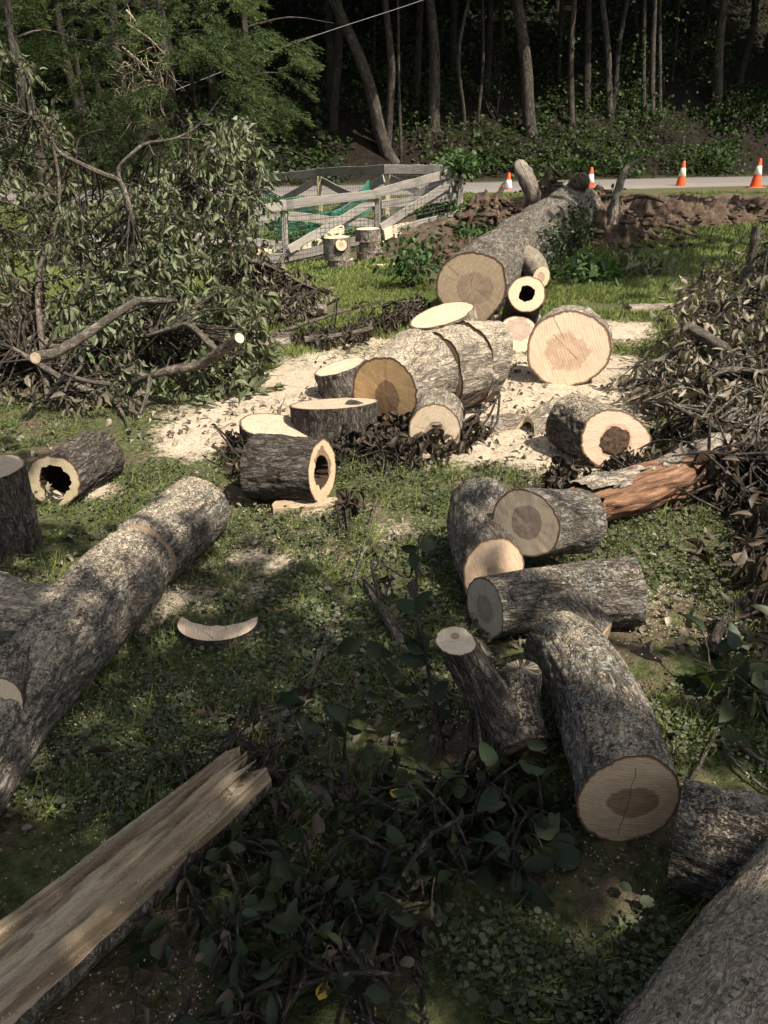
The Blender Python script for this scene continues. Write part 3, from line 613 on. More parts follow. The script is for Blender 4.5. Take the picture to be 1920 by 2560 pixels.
# ------------------------------------------------------------------ logs
ROT = plain("rotten_hollow_wood", (.060, .040, .026), .95, .1, .35, 30.)
PUNK = plain("punky_brown_heart", (.095, .062, .042), .95, .1, .4, 60.)
FACE = face_mat("sawn_end_plain", hr=.42, seed=3.1, cracks=((.6, .1, .7),))
def C(px, py, r):                           # centre of a log of radius r lying on the ground, seen at that pixel
    z = r
    for _ in range(12):
        p = G(px, py, z); z = .4 * z + .6 * (float(gz(p[0], p[1])) + r)
    return G(px, py, z)
def make_log(name, label, P, rad, cat="log", mat=BARK, f0=FACE, f1=FACE, seg=72, ell=1., amp=.0045, freq=46., lump=.07, cut0=None, cut1=None, hole0=0., hole1=0., hdepth=.16, dust=.3, lichen=.2, seed=None, n=None, kerfs=(), bulge1=0., group=None, roughend1=False, c0=None):
    seed = seed if seed is not None else abs(hash(label)) % 97 if False else (sum(map(ord, label)) % 97)
    P = np.asarray(P, float); Ln = np.linalg.norm(np.diff(P, axis=0), axis=1).sum()
    n = n or int(np.clip(Ln / .012, 16, 110)); tt = np.linspace(0, 1, n)
    Q = smooth_path(P, n); rd = np.interp(tt, np.linspace(0, 1, len(rad)), rad) if len(rad) > 1 else np.full(n, rad[0])
    for (k, wk, dk) in kerfs: rd = rd - dk * np.exp(-((tt - k) / wk) ** 4)
    V, F, bc = tube(Q, rd, seg, amp, freq, seed, ell, lump, .3, cut0, cut1)
    zmin = float(V[..., 2].min()); t = thing(name, label, cat, (Q[:, 0].mean(), Q[:, 1].mean(), zmin), group)
    if roughend1:
        e = (fbm(np.stack([np.cos(np.linspace(0, 6.28, seg)) * 6, np.sin(np.linspace(0, 6.28, seg)) * 6, np.zeros(seg)], -1), seed, 3) - .5) * roughend1
        T = unit(Q[-1] - Q[-2]); wt = np.clip((tt - .7) / .3, 0, 1)
        V = V + (wt[:, None] * e[None])[..., None] * T
    bo = part("bark", V.reshape(-1, 3), F, mat, t, True, {'bc': bc.reshape(-1, 3)}); bo['dust'] = float(dust); bo['lichen'] = float(lichen)
    for E, ax, fm, hole, bl in ((V[0], Q[0] - Q[1], f0, hole0, 0.), (V[-1], Q[-1] - Q[-2], f1, hole1, bulge1)):
        if fm is None: continue
        c = E.mean(0)
        nrm = np.cross(E[seg // 4] - c, E[0] - c); nrm = nrm * np.sign(np.dot(nrm, ax))
        fv, ff, fc, inner, cc = face_disc(E, nrm, hole, seed, None, bl)
        if np.dot(np.cross(fv[ff[0][0][1]] - fv[ff[0][0][0]], fv[ff[0][0][2]] - fv[ff[0][0][0]]), nrm) < 0: ff = [f[:, ::-1] for f in ff]
        fo = part("cut_face", fv, ff, fm, t, True, {'fc': fc})
        if hole:
            inw = -unit(nrm); q = np.stack([inner + inw * hdepth * k + (cc - inner) * (.12 * k) for k in (0, .3, .65, 1.)])
            q[1:] += rng.normal(size=q[1:].shape) * .004
            i = np.arange(3)[:, None] * seg; j = np.arange(seg)[None]; k = (j + 1) % seg
            hf = np.stack([i + j, i + k, i + seg + k, i + seg + j], -1).reshape(-1, 4)
            hv = np.vstack([q.reshape(-1, 3), q[-1].mean(0)]); j = np.arange(seg)
            part("hollow", hv, [hf, np.stack([3 * seg + j, 3 * seg + (j + 1) % seg, np.full(seg, 4 * seg)], -1)], ROT, t, True)
    return t
def standing(name, label, px, py, r, h, lean=(0, 0), **k):          # a round standing on its end; pixel = centre of its top
    z = h
    for _ in range(12):
        p = G(px, py, z); z = float(gz(p[0], p[1])) + h
    p = G(px, py, z); ax = unit(np.array([lean[0], lean[1], 1.])); return make_log(name, label, [p, p - ax * h / ax[2]], r if isinstance(r, list) else [r], **k)

# the uprooted trunk
BARK_T = bark_mat("bark_trunk", dark=(.04, .034, .027), mid=(.17, .145, .115), lite=(.36, .32, .265), freq=30., lic_amt=.4)
FT = face_mat("sawn_end_trunk", hr=.50, hx=.08, hy=-.03, hsx=1.05, hsy=.92, seed=1.3, cracks=((2.45, .45, .95), (1.5, .0, .3)), ang=-.55, hn=.12, heart=(.40, .30, .21))
tn = C(1178, 718, .31)
tf = G(1390, 556, .35); tm = .5 * (tn + tf) + np.array([-.10, 0, .03])
ax = unit(tf - tn)
t = make_log("fallen_tree", "huge uprooted tree trunk lying toward the road, sawn end facing us", [tn, tn * .66 + tf * .34 + [-.06, 0, .0], tm * .4 + tf * .6, tf, tf + ax * 1.4 + [.1, 0, .0]], [.302, .303, .315, .345, .39], "tree", BARK_T, FT, None, 96, amp=.016, freq=24, lump=.10, dust=.25, lichen=.25, n=150, seed=12)
FS = face_mat("sawn_end_stub", hr=.45, seed=5.5, ang=.9)
sb = G(1353, 694, .30); v, f, bc = tube(smooth_path([sb + [-.06, .75, .03], sb + [-.02, .3, .04], sb], 24), np.linspace(.17, .098, 24), 40, .004, 36, 5, 1., .06, cut1=(.55, -.8, .1))
bo = part("branch_stub", v.reshape(-1, 3), f, BARK, t, True, {'bc': bc.reshape(-1, 3)}); bo['dust'] = .7
fv, ff, fc, _, _ = face_disc(v[-1], [.55, -.8, .1], 0, 3); fo = obj("cut_face", mesh("cut_face", fv - np.array(t.location), ff, FS, True, {'fc': fc}), bo)
# torn roots on the root plate
ROOT = bark_mat("root_bark", dark=(.05, .035, .025), mid=(.16, .115, .08), lite=(.34, .26, .18), freq=24, lic_amt=0.)
TORN = board_mat("torn_wood", (.42, .30, .19), (.62, .48, .32), (.2, .14, .09))
def root(name, pts, rad, mat=ROOT, seg=14, ell=1.):
    v, f, bc = tube(smooth_path(pts, 22), np.interp(np.linspace(0, 1, 22), np.linspace(0, 1, len(rad)), rad), seg, .012, 18, int(abs(pts[0][0]) * 10), ell, .25)
    c = v[-1].mean(0); V = np.vstack([v.reshape(-1, 3), c]); j = np.arange(seg); cap = np.stack([21 * seg + j, 21 * seg + (j + 1) % seg, np.full(seg, 22 * seg)], -1)
    return part(name, V, [f, cap], mat, t, True, {'bc': np.vstack([bc.reshape(-1, 3), [0, 0, 0]])})
yr = tf[1] + 1.3
root("torn_root", [D(1335, 500, yr), D(1325, 460, yr - .1), D(1308, 425, yr - .1), D(1302, 408, yr)], [.16, .15, .14, .10], BARK_L, 16, .7)
root("torn_root", [D(1528, 560, yr - .9), D(1535, 510, yr - .9), D(1556, 440, yr - 1.), D(1580, 410, yr - 1.), D(1610, 390, yr - 1.)], [.07, .065, .05, .035, .010], BARK_L)
root("torn_root", [D(1400, 440, yr + .4), D(1385, 425, yr), D(1372, 405, yr)], [.03, .025, .012], TWIG)
root("torn_root", [D(1440, 470, yr - .3), D(1455, 455, yr - .6), D(1445, 438, yr - .6)], [.14, .12, .06], ROOT)
root("torn_root", [D(1250, 560, yr - .8), D(1238, 510, yr - .6), D(1255, 470, yr - .5), D(1262, 455, yr - .5)], [.05, .045, .035, .015], ROOT)
root("torn_root", [D(1560, 500, yr), D(1610, 490, yr - .2), D(1660, 505, yr - .4)], [.05, .04, .02], ROOT)

# soil thrown up round the roots: each mound is a heap of clods
SOILM = NB("torn_soil"); tc = SOILM.new("ShaderNodeTexCoord"); o = tc.outputs['Object']
sn = SOILM.noise(o, 8, 6, .75); col = SOILM.ramp(sn, [(.28, (.038, .026, .018)), (.5, (.115, .080, .056)), (.72, (.24, .175, .125))])
SOILM.bump(SOILM.noise(o, 24, 6, .75), 1., .05); SOILM.done(col, .97, .05)
def mound(label, c, rx, ry, h, seed):
    nu, nv = 110, 80; X, Y = np.meshgrid(np.linspace(-1, 1, nu), np.linspace(-1, 1, nv)); rr = np.sqrt(X * X + Y * Y)
    X = c[0] + X * rx * 1.15; Y = c[1] + Y * ry * 1.15; p = xyz(X * 1.5, Y * 1.5)
    rr = rr * 1.15 + (fbm(p * 1.3, seed + 40, 3) - .5) * .9; top = 1 - ss((rr - .1) / .9); big = fbm(p * 1.2, seed, 3); fine = fbm(p * 5, seed + 3, 3); cl = 1 - np.abs(2 * fbm(p * 7, seed + 5, 3) - 1)
    Zm = gz(X, Y) - .10 + top * h * (.45 + .9 * big) + top ** .5 * ((fine - .5) * .30 + (cl - .6) * .16 + (fbm(p * 22, seed + 8, 3) - .5) * .09)
    V = xyz(X, Y, Zm).reshape(-1, 3); i = np.arange(nv - 1)[:, None] * nu; j = np.arange(nu - 1)[None]
    m_ = obj("soil_mound", mesh("soil_mound", V, np.stack([i + j, i + j + 1, i + nu + j + 1, i + nu + j], -1).reshape(-1, 4), SOILM.m)); m_['kind'] = 'structure'; return m_
rp = tf + ax * 1.7
mound("m", D(1400, 500, yr + .7)[:2], 1.5, .8, .85, 3)
mound("m", D(1225, 520, yr - .3)[:2], .75, .9, .62, 5)
mound("m", D(1150, 590, yr - 2.0)[:2], .75, 1.5, .30, 7)
mound("m", D(1560, 530, yr - .4)[:2], 1.0, .9, .55, 9)
mound("m", D(1700, 505, yr + 1.8)[:2], 2.2, 1.1, .42, 11)
mound("m", D(1860, 495, yr + 3.4)[:2], 2.3, .9, .36, 13)
def rock_mesh(seed):
    v = []; nu, nv = 10, 7
    for a in range(nv):
        for c_ in range(nu):
            f = math.pi * a / (nv - 1); th = 2 * math.pi * c_ / nu; v.append([math.sin(f) * math.cos(th), math.sin(f) * math.sin(th), .75 * math.cos(f)])
    v = np.array(v); v = v * (.25 + 1.5 * fbm(v * 2.3 + seed * 5, seed, 3))[:, None] * [1, 1, .7]
    i = np.arange(nv - 1)[:, None] * nu; j = np.arange(nu)[None]; k = (j + 1) % nu
    return v, np.stack([i + j, i + nu + j, i + nu + k, i + k], -1).reshape(-1, 4)
ch = []
for q in range(900):
    c = [(1400, 470, 1.5, 1.0), (1235, 510, .8, .9), (1150, 590, .7, 1.6), (1560, 530, 1.0, 1.0), (1700, 515, 2.2, 1.2), (1860, 505, 2.2, 1.0)][q % 6]
    g0 = D(c[0], c[1], yr + [.4, -.4, -2., -.5, 1.6, 3.2][q % 6]); x = g0[0] + rng.normal() * c[2] * .55; y = g0[1] + rng.normal() * c[3] * .55 - .2
    base = [1.0, .75, .25, .45, .28, .22][q % 6] * math.exp(-((x - g0[0]) / c[2]) ** 2 * 1.2 - ((y - g0[1]) / c[3]) ** 2 * 1.2) * .85
    v, f = rock_mesh(q % 9); s = rng.gamma(1.6, .016) + .012; a = rng.uniform(0, 6.28); rot = np.array([[math.cos(a), -math.sin(a), 0], [math.sin(a), math.cos(a), 0], [0, 0, 1]])
    ch.append(((v * s * rng.uniform(.7, 1.3, 3)) @ rot.T + [x, y, float(gz(x, y)) + base * .9], f, {}))
V, F, A = merge(ch); cl = obj("soil_clods", mesh("soil_clods", V, F, SOILM.m)); tag(cl, "loose brown clods of soil around the torn roots", "soil", kind="stuff")

# rounds and logs in the middle
FD = face_mat("sawn_end_big_pink", sap=(.68, .50, .36), heart=(.40, .285, .195), hr=.46, hx=-.02, hy=-.02, hsx=1.30, hsy=.95, seed=8.2, cracks=((2.05, .25, .95), (-.75, -.55, .35)), ang=.35, hn=.26)
make_log("log_round", "big pinkish round with fish shaped heartwood standing on the sawdust", [C(1420, 876, .235), C(1420, 876, .235) + np.array([.075, .25, -.0])], [.243, .245], "log", BARK_L, FD, FACE, 96, ell=1.13, amp=.010, lump=.06, cut0=(-.12, -1, .32), dust=.5, lichen=.9, seed=5)
make_log("hollow_round", "small hollow round leaning upright before the trunk end", [G(1316, 735, .40), G(1300, 812, .05) + np.array([0, .10, 0])], [.145, .15], "log", BARK_D, face_mat("sawn_end_hollow_small", hr=.2, seed=2.), FACE, 64, hole0=.42, hdepth=.2, dust=.15, seed=8, lump=.05)
make_log("thin_log", "thin pale log lying flat under the small hollow round", [C(1346, 800, .05), C(1232, 806, .055)], [.055, .06], "log", BARK_L, face_mat("sawn_end_thin", hr=.5, seed=9.), FACE, 40, dust=.4)
FC = face_mat("sawn_end_split_grey", sap=(.66, .53, .38), heart=(.33, .26, .20), hr=.62, hy=.35, hx=0, seed=4.4, ang=1.2)
make_log("broken_round", "broken half round tilted up left of the big pinkish round", [C(1296, 838, .12), C(1296, 838, .12) + np.array([.02, .16, -.05])], [.155, .15], "log", BARK, FC, FACE, 56, ell=1.05, cut0=(-.1, -.8, .6), dust=.4)
FL = face_mat("sawn_end_pale_top", sap=(.66, .52, .37), heart=(.58, .45, .32), hr=.35, seed=6.1, ang=.2, cracks=())
standing("log_round", "leaning flat topped round right behind the central log heap", 1104, 786, [.235, .245], .34, lean=(-.30, -.10), mat=BARK_L, f0=FL, dust=.25, amp=.009, seed=31)
FF = face_mat("sawn_end_shaded_arch", sap=(.60, .40, .20), heart=(.24, .15, .085), hr=.40, hx=.10, hy=-.12, hsx=.9, hsy=1.25, seed=7.7, ang=1.2, hn=.10)
f1 = C(960, 985, .215); ad = unit(np.array([.62, .80, 0]))
make_log("log_round", "arched log round in central heap, orange sawn end facing left", [f1, f1 + ad * .36 + [0, 0, .05]], [.205, .258], "log", BARK_L, FF, FACE, 96, amp=.012, freq=26, lump=.06, cut0=(-.50, -.86, .06), dust=.8, seed=41)
FO = face_mat("sawn_end_orange_under", sap=(.58, .39, .20), heart=(.42, .28, .14), hr=.3, seed=1.1)
f2 = f1 + ad * .38 + np.array([.045, -.01, .045]); ad2 = unit(np.array([.74, .67, -.02]))
make_log("log_round", "pale barked round in the heap beside the arched one", [f2, f2 + ad2 * .26], [.25, .245], "log", BARK_L, FACE, face_mat("sawn_end_orange_lip", sap=(.50, .34, .18), heart=(.42, .28, .14), hr=.3, seed=1.9), 96, amp=.012, freq=26, dust=.8, seed=42, lump=.08)
f3 = f2 + ad2 * .34 + np.array([.015, -.01, -.01]); ad3 = unit(np.array([.80, .60, -.05]))
make_log("log_round", "rearmost pale barked round of the central heap", [f3 - ad3 * .06, f3 + ad3 * .15], [.25, .235], "log", BARK_L, FACE, FO, 96, cut1=(.90, .34, -.28), amp=.012, freq=26, dust=.8, seed=43, lump=.08)
standing("log_round", "leaning round with blue grey bark behind the arched log", 850, 916, [.165, .17], .20, lean=(-.28, .02), mat=BARK, f0=FL, dust=.1, lichen=.6, amp=.008, seed=51)
FH = face_mat("sawn_top_shade_toned", sap=(.50, .41, .30), heart=(.44, .35, .25), hr=.2, seed=3.9, ang=.1, cracks=((2.8, .3, .95),))  # sap lowered and greyed: dappled shade on the top put into the colour
standing("log_round", "wide flat topped round standing in front of the central heap", 834, 1008, [.245, .235], .21, lean=(-.05, .20), mat=BARK_D, f0=FH, dust=.05, amp=.009, seed=52)
make_log("sawn_wedge", "upright sawn wedge leaning on the wide flat topped round", [C(918, 1062, .12) + np.array([0, 0, .0]), C(918, 1062, .12) + np.array([-.10, .06, .0])], [.115, .12], "log", BARK_D, face_mat("sawn_end_wedge", sap=(.62, .42, .24), heart=(.34, .22, .13), hr=.4, hy=-.4, seed=11.), FACE, 48, ell=.8, cut0=(.85, -.5, .35), dust=.05)
standing("log_round", "low slant cut round at the left of the central heap", 693, 1066, [.20, .20], .15, lean=(.02, .10), mat=BARK_D, f0=FH, dust=.05, amp=.008, cut0=(.16, .02, 1), seed=53)
FJ = face_mat("sawn_end_pocket", sap=(.60, .46, .30), heart=(.20, .13, .08), hr=.62, hx=.1, hy=.12, hsx=.85, seed=2.7, hn=.35, ang=1.3)
make_log("hollow_log", "dark short log with hollow end facing right, in front of heap", [C(805, 1178, .152), C(640, 1168, .150)], [.148, .158], "log", BARK_D, FJ, FACE, 96, hole0=.50, hdepth=.12, cut0=(.93, -.36, .10), amp=.006, freq=46, dust=.12, lichen=.1, seed=54)
FK = face_mat("sawn_end_grey_lined", sap=(.56, .45, .32), heart=(.30, .235, .175), hr=.38, hy=-.05, seed=12.3, ang=-.45, cracks=((-.2, -.1, .7), (2.9, .0, .8)))
make_log("log_round", "short log with grey lined end half buried in dead leaves", [C(1088, 1080, .135), C(1088, 1080, .135) + np.array([.03, .30, 0])], [.138, .14], "log", BARK_L, FK, FACE, 72, dust=.5, cut0=(-.1, -1, .25), seed=55)
make_log("sawn_block", "small pale sawn block against the right of the heap", [C(1214, 968, .09) + np.array([.05, -.02, .03]), C(1200, 968, .09) + np.array([-.05, .02, .0])], [.10, .10], "log", BARK_L, FL, FACE, 40, ell=.8, dust=.3, cut0=(1, -.25, .15), seed=56)
FN = face_mat("sawn_end_punky", sap=(.68, .49, .36), heart=(.45, .30, .21), hr=.52, hx=.02, hy=-.02, seed=14., ang=1.5, hn=.12)
n0 = C(1537, 1102, .150); t = make_log("log_round", "pink ended log with a dark rotten brown core at right", [n0, n0 + np.array([-.16, .30, 0])], [.152, .155], "log", BARK_D, FN, FACE, 96, ell=1.12, cut0=(.10, -1, .28), dust=.75, lichen=.9, amp=.008, lump=.09, seed=57)
o_ = unit(np.array([.10, -1, .28])); E = []
for a in np.linspace(0, 2 * math.pi, 48, endpoint=False):
    u = unit(np.cross([0, 0, 1.], o_)); v_ = np.cross(o_, u); rr = .072 * (1 + .22 * (vnoise(np.array([[math.cos(a) * 4, math.sin(a) * 4, 1.]]), 3)[0] - .5)); E.append(n0 + o_ * .004 + u * math.cos(a) * rr * 1.05 + v_ * math.sin(a) * rr)
E = np.array(E); fv, ff, fc, _, _ = face_disc(E, o_, 0, 5, None, .004); fv = fv + o_ * ((fbm(fv * 90, 3, 3) - .4) * .012 * (fc[:, 2] < .99))[:, None]; part("rotten_core", fv, ff, PUNK, t, True, {'fc': fc})

# bark slabs on the sawdust
def slab(label, px, py, L, w_, h_, rz, seed, mat=BARK_L, cat="bark", name="bark_slab", tilt=0.):
    p = G2(px, py); n, m = 26, 12; u = np.linspace(-.5, .5, n); s = np.linspace(-1, 1, m); a = s * 1.15
    prof = np.stack([np.sin(a) * w_, np.cos(a) * h_ - math.cos(1.15) * h_], -1)
    q = np.random.default_rng(seed); taper = (1 - .55 * np.clip((u + .5), 0, 1) ** 1.5 * (seed % 2)) * (1 - .3 * np.abs(u) ** 3)
    X = np.repeat(u[:, None] * L, m, 1); Y = prof[None, :, 0] * taper[:, None]; Zt = prof[None, :, 1] * taper[:, None] + .03
    nz = fbm(np.stack([X * 14, Y * 40, Y * 0 + seed], -1), seed, 3); Zt = Zt + (nz - .5) * .022; X = X + (fbm(np.stack([Y * 30, X * 0, Y * 0 + seed], -1), seed, 2) - .5) * .10 * np.sign(X) * (np.abs(u) > .45)[:, None]
    c, s_ = math.cos(rz), math.sin(rz); Zt = Zt + X * tilt
    top = np.stack([X * c - Y * s_, X * s_ + Y * c, Zt], -1); bot = top * [1, 1, 1] - [0, 0, .028]
    V = np.concatenate([top.reshape(-1, 3), bot.reshape(-1, 3)]) + p; k = n * m
    i = np.arange(n - 1)[:, None] * m; j = np.arange(m - 1)[None]; Ft = np.stack([i + j, i + m + j, i + m + j + 1, i + j + 1], -1).reshape(-1, 4)
    Fs = []
    ring = list(range(m)) + [r_ * m + m - 1 for r_ in range(1, n)] + list(range(n * m - 2, (n - 1) * m - 1, -1)) + [r_ * m for r_ in range(n - 2, 0, -1)]
    for a_, b_ in zip(ring, ring[1:] + ring[:1]): Fs.append((a_, b_, b_ + k, a_ + k))
    t = thing(name, label, cat, p); bc = np.concatenate([np.stack([Y, Zt, X], -1).reshape(-1, 3)] * 2)
    o1 = part("bark", V, Ft, mat, t, True, {'bc': bc}); o1['dust'] = .4
    part("inner_wood", V, [Ft[:, ::-1] + k, np.array(Fs)], TORN, t, False); return t
slab("dark ridged bark wedge lying on the sawdust", 1270, 1075, .36, .085, .13, .45, 3, BARK_L)
slab("upright ridged bark wedge right of the other bark wedge", 1352, 1070, .28, .085, .16, .85, 4, BARK_L, tilt=.2)
slab("flat pale bark slab on grass beside the punky log", 1640, 775, .55, .10, .04, .1, 6)
slab("flat pale slab below the dark hollow log", 790, 1270, .34, .06, .02, .15, 7, TORN, "slab", "wood_slab")
slab("small pale offcut lying on the sunny grass by the fence", 965, 668, .30, .05, .02, .2, 8, TORN, "slab", "wood_slab")

# right hand stack
FP = face_mat("sawn_end_stack_top", sap=(.57, .46, .33), heart=(.245, .19, .145), hr=.50, hx=.03, hy=.03, hsx=.9, seed=15.2, ang=.4, ringk=95., hn=.10, cracks=((1.2, .0, .12),))
p1 = G(1312, 1308, .29)
make_log("log", "log on top of the right stack with dark ringed heart", [p1, p1 + np.array([.25, .20, -.09])], [.128, .125], "log", BARK, FP, FACE, 96, cut0=(-.55, -.82, .12), dust=.2, lichen=.6, seed=61)
p2 = C(1236, 1442, .115)
make_log("log", "lower left log of the right stack, splinters at its far top", [p2, p2 + np.array([-.03, .26, .06]), p2 + np.array([.0, .42, .10])], [.12, .125, .125], "log", BARK, face_mat("sawn_end_half_hidden", seed=16., hr=.3, sap=(.60, .44, .30)), FL, 72, cut0=(.25, -.9, .35), dust=.3, lichen=.5, seed=62)
slab("splintered broken wood stub sticking out behind the top log", 1240, 1285, .18, .045, .03, 1.9, 9, TORN, "slab", "splintered_wood", tilt=.3)
p3a, p3b = C(1212, 1522, .098), C(1585, 1478, .118)
t = make_log("log", "front log of the right stack lying crosswise with lichen patches", [p3a, .5 * (p3a + p3b) + [0, .02, 0], p3b], [.112, .112, .128], "log", BARK, face_mat("sawn_end_grey_oval", sap=(.52, .44, .345), heart=(.27, .225, .185), hr=.45, hsx=1., seed=17., hn=.08, ringk=90.), FACE, 96, cut0=(-.90, -.45, .08), dust=.55, lichen=1., seed=63, kerfs=((.80, .006, .004),))
e = C(1512, 1592, .055); a0 = .55 * p3b + .45 * p3a
v, f, bc = tube(smooth_path([a0 + [.02, -.02, 0], .5 * (a0 + e) + [0, 0, .0], e], 16), np.linspace(.085, .05, 16), 36, .004, 34, 5, 1., .08, cut1=(.75, -.6, -.1))
bo = part("branch_stub", v.reshape(-1, 3), f, BARK, t, True, {'bc': bc.reshape(-1, 3)}); bo['dust'] = .3; bo['lichen'] = .4
fv, ff, fc, _, _ = face_disc(v[-1], [.75, -.6, -.1], 0, 3); obj("cut_face", mesh("cut_face", fv - np.array(t.location), ff, FS, True, {'fc': fc}), bo)
# rotten log running under the right brush
ROTL = NB("rotten_red_wood"); bcv = ROTL.attr('bc', out='Vector'); g = ROTL.noise(ROTL.scale(bcv, (1, 1, .12)), 42, 5, .7, .5)
big = ROTL.noise(bcv, 9, 3); col = ROTL.ramp(g, [(.28, (.05, .025, .016)), (.48, (.19, .10, .06)), (.64, (.34, .20, .12)), (.8, (.52, .38, .24))])
col = ROTL.mix(ROTL.math('MULTIPLY', ROTL.step(big, .5, .7), .6), col, (.16, .075, .045)); ROTL.bump(g, 1., .03); ROTL.done(col, .9, .1)
o0, o1 = C(1448, 1272, .10), C(1800, 1152, .12)
Q = smooth_path([o0, .5 * (o0 + o1) + [0, -.02, 0], o1], 60); v, f, bc = tube(Q, np.linspace(.105, .12, 60), 64, .022, 16, 4, 1., .16, .12)
rag = (fbm(np.stack([np.cos(np.linspace(0, 6.28, 64)) * 5, np.sin(np.linspace(0, 6.28, 64)) * 5, np.zeros(64)], -1), 3, 3) - .5) * .28
v = v + ((1 - np.linspace(0, 1, 60)) ** 4)[:, None, None] * rag[None, :, None] * unit(o0 - o1)
t = thing("rotten_log", "rotten orange red log sticking out from the right brush pile", "log", (o0[0], o0[1], 0)); part("rotten_wood", v.reshape(-1, 3), f, ROTL.m, t, True, {'bc': bc.reshape(-1, 3)})
fv, ff, fc, _, _ = face_disc(v[0], o0 - o1, 0, 2, None, -.05); part("broken_end", fv, ff, ROTL.m, t, True, {'bc': fv * 3})
# plate of old bark still on its upper left side
T_, N_, B_ = frames(Q); seln = []
v2, f2, bc2 = tube(Q, np.linspace(.117, .133, 60), 64, .016, 24, 6, 1., .10)
cen = v2 - Q[:, None]; upn = unit(cen)[..., 2] * .8 + (unit(cen) @ unit(np.array([-.4, .9, 0]))) * .55
ok = (upn > .42 + (fbm(bc2 * 12, 5, 3) - .5) * .7).reshape(-1); fk = f2[ok[f2].all(1)]
bo = part("bark_plate", v2.reshape(-1, 3), fk, BARK_L, t, True, {'bc': bc2.reshape(-1, 3)}); bo['lichen'] = .6

# foreground logs
FQ = face_mat("sawn_end_near", sap=(.56, .43, .29), heart=(.235, .165, .11), hr=.40, hx=.08, hy=-.06, hsx=1.25, hsy=.85, seed=18.4, ang=1.45, hn=.12, cracks=((1.45, -.15, .75), (-1.75, .0, .85), (.15, .3, .62)))
q0, q1 = C(1573, 2000, .115), C(1428, 1640, .120)
make_log("log", "curved lichen covered log in the right foreground, end facing us", [q0, q0 * .62 + q1 * .38 + [.018, 0, .005], q0 * .25 + q1 * .75 + [.014, 0, .01], q1, q1 + np.array([-.04, .09, .0])], [.122, .117, .114, .112, .104], "log", BARK, FQ, FACE, 110, ell=1.05, cut0=(.02, -1, .16), amp=.005, freq=42, dust=.55, lichen=1.3, n=110, seed=71)
FR = face_mat("sawn_end_fork", sap=(.66, .56, .41), heart=(.30, .21, .14), hr=.22, hx=0, hy=.3, seed=19., ang=.1, hn=.05, ringk=50., cracks=((3.14, -.5, .9),))
r0 = G(1140, 1602, .34); r1 = C(1285, 1850, .075)
t = make_log("forked_log", "forked log with small pale sawn end, left of curved log", [r0, .5 * (r0 + r1) + np.array([-.012, .02, .01]), r1, r1 + np.array([.02, -.05, -.01])], [.050, .060, .078, .075], "log", BARK_D, FR, PUNK, 72, cut0=(-.15, -.25, .95), dust=.35, lichen=.6, n=70, seed=72)
r2 = G(1300, 1690, .19); v, f, bc = tube(smooth_path([r2 + [.0, .01, .02], r2 + [0, 0, 0], .5 * (r2 + r1), r1 + [.03, -.02, 0]], 36), np.interp(np.linspace(0, 1, 36), [0, .04, .1, .2, 1], [.008, .035, .052, .060, .068]), 56, .004, 44, 9, 1., .08)
bo = part("fork_limb", v.reshape(-1, 3), f, BARK_D, t, True, {'bc': bc.reshape(-1, 3)}); bo['dust'] = .6; bo['lichen'] = .5
s0, s1 = C(1690, 2075, .115), C(2080, 2190, .13)
make_log("log", "flaky barked log at the right edge behind the nearest slab", [s0, s1], [.12, .135], "log", BARK_D, FACE, FACE, 96, dust=.6, lichen=.9, amp=.006, seed=73)
t0, t1 = G(2130, 2290, .17), G(1800, 2950, .17)
make_log("log", "sawdust coated log filling the bottom right corner", [t0, t1], [.20, .22], "log", BARK, FACE, FACE, 110, dust=1.35, lichen=.5, amp=.006, seed=74)
# big forked limb at left
u0, u1, u2 = C(500, 1268, .135), C(330, 1420, .135), C(175, 1590, .14)
FU = face_mat("sawn_notch", sap=(.66, .55, .37), heart=(.58, .47, .31), hr=.3, seed=20., ang=.2)
t = make_log("forked_limb", "large forked limb with a saw kerf crossing left foreground", [u0, u1, u2, C(35, 1790, .10), C(-190, 2150, .09)], [.143, .147, .155, .112, .095], "log", BARK, FACE, FACE, 110, dust=.7, lichen=.7, amp=.007, freq=36, n=150, seed=75, kerfs=((.215, .009, .03), (.237, .004, .008)), lump=.06)
v, f, bc = tube(smooth_path([u2 + [.06, .05, 0], u2 + [-.16, .02, .02], C(-60, 1530, .14), C(-230, 1580, .14)], 50), np.linspace(.15, .14, 50), 96, .006, 38, 3, 1., .05)
bo = part("fork_limb", v.reshape(-1, 3), f, BARK, t, True, {'bc': bc.reshape(-1, 3)}); bo['dust'] = .7; bo['lichen'] = .6
fv, ff, fc, _, _ = face_disc(v[-1], v[-1].mean(0) - v[-2].mean(0), 0, 3); obj("cut_face", mesh("cut_face", fv - np.array(t.location), ff, FACE, True, {'fc': fc}), bo)
Qk = smooth_path([u0, u1, u2, C(35, 1790, .10), C(-190, 2150, .09)], 150); rk = np.interp(.215, np.linspace(0, 1, 5), [.143, .147, .155, .112, .095]) - .014
v, f, bc = tube(Qk[29:36], [rk] * 7, 64, 0, 1, 2); part("saw_kerf", v.reshape(-1, 3), f, plain("kerf_wood", (.27, .195, .125), .8, .2, .3, 40.), t, True)
a0 = C(30, 1835, .105) + np.array([0, 0, .06]); v, f, bc = tube(smooth_path([a0 + [-.06, .22, .03], a0 + [-.02, .02, .03]], 14), [.062], 48, .004, 40, 8, 1., .05, cut1=(.1, -.9, .5))
bo = part("notched_stub", v.reshape(-1, 3), f, BARK, t, True, {'bc': bc.reshape(-1, 3)}); bo['dust'] = .6
fv, ff, fc, _, _ = face_disc(v[-1], [.1, -.9, .5], 0, 3); obj("cut_face", mesh("cut_face", fv - np.array(t.location), ff, FU, True, {'fc': fc}), bo)
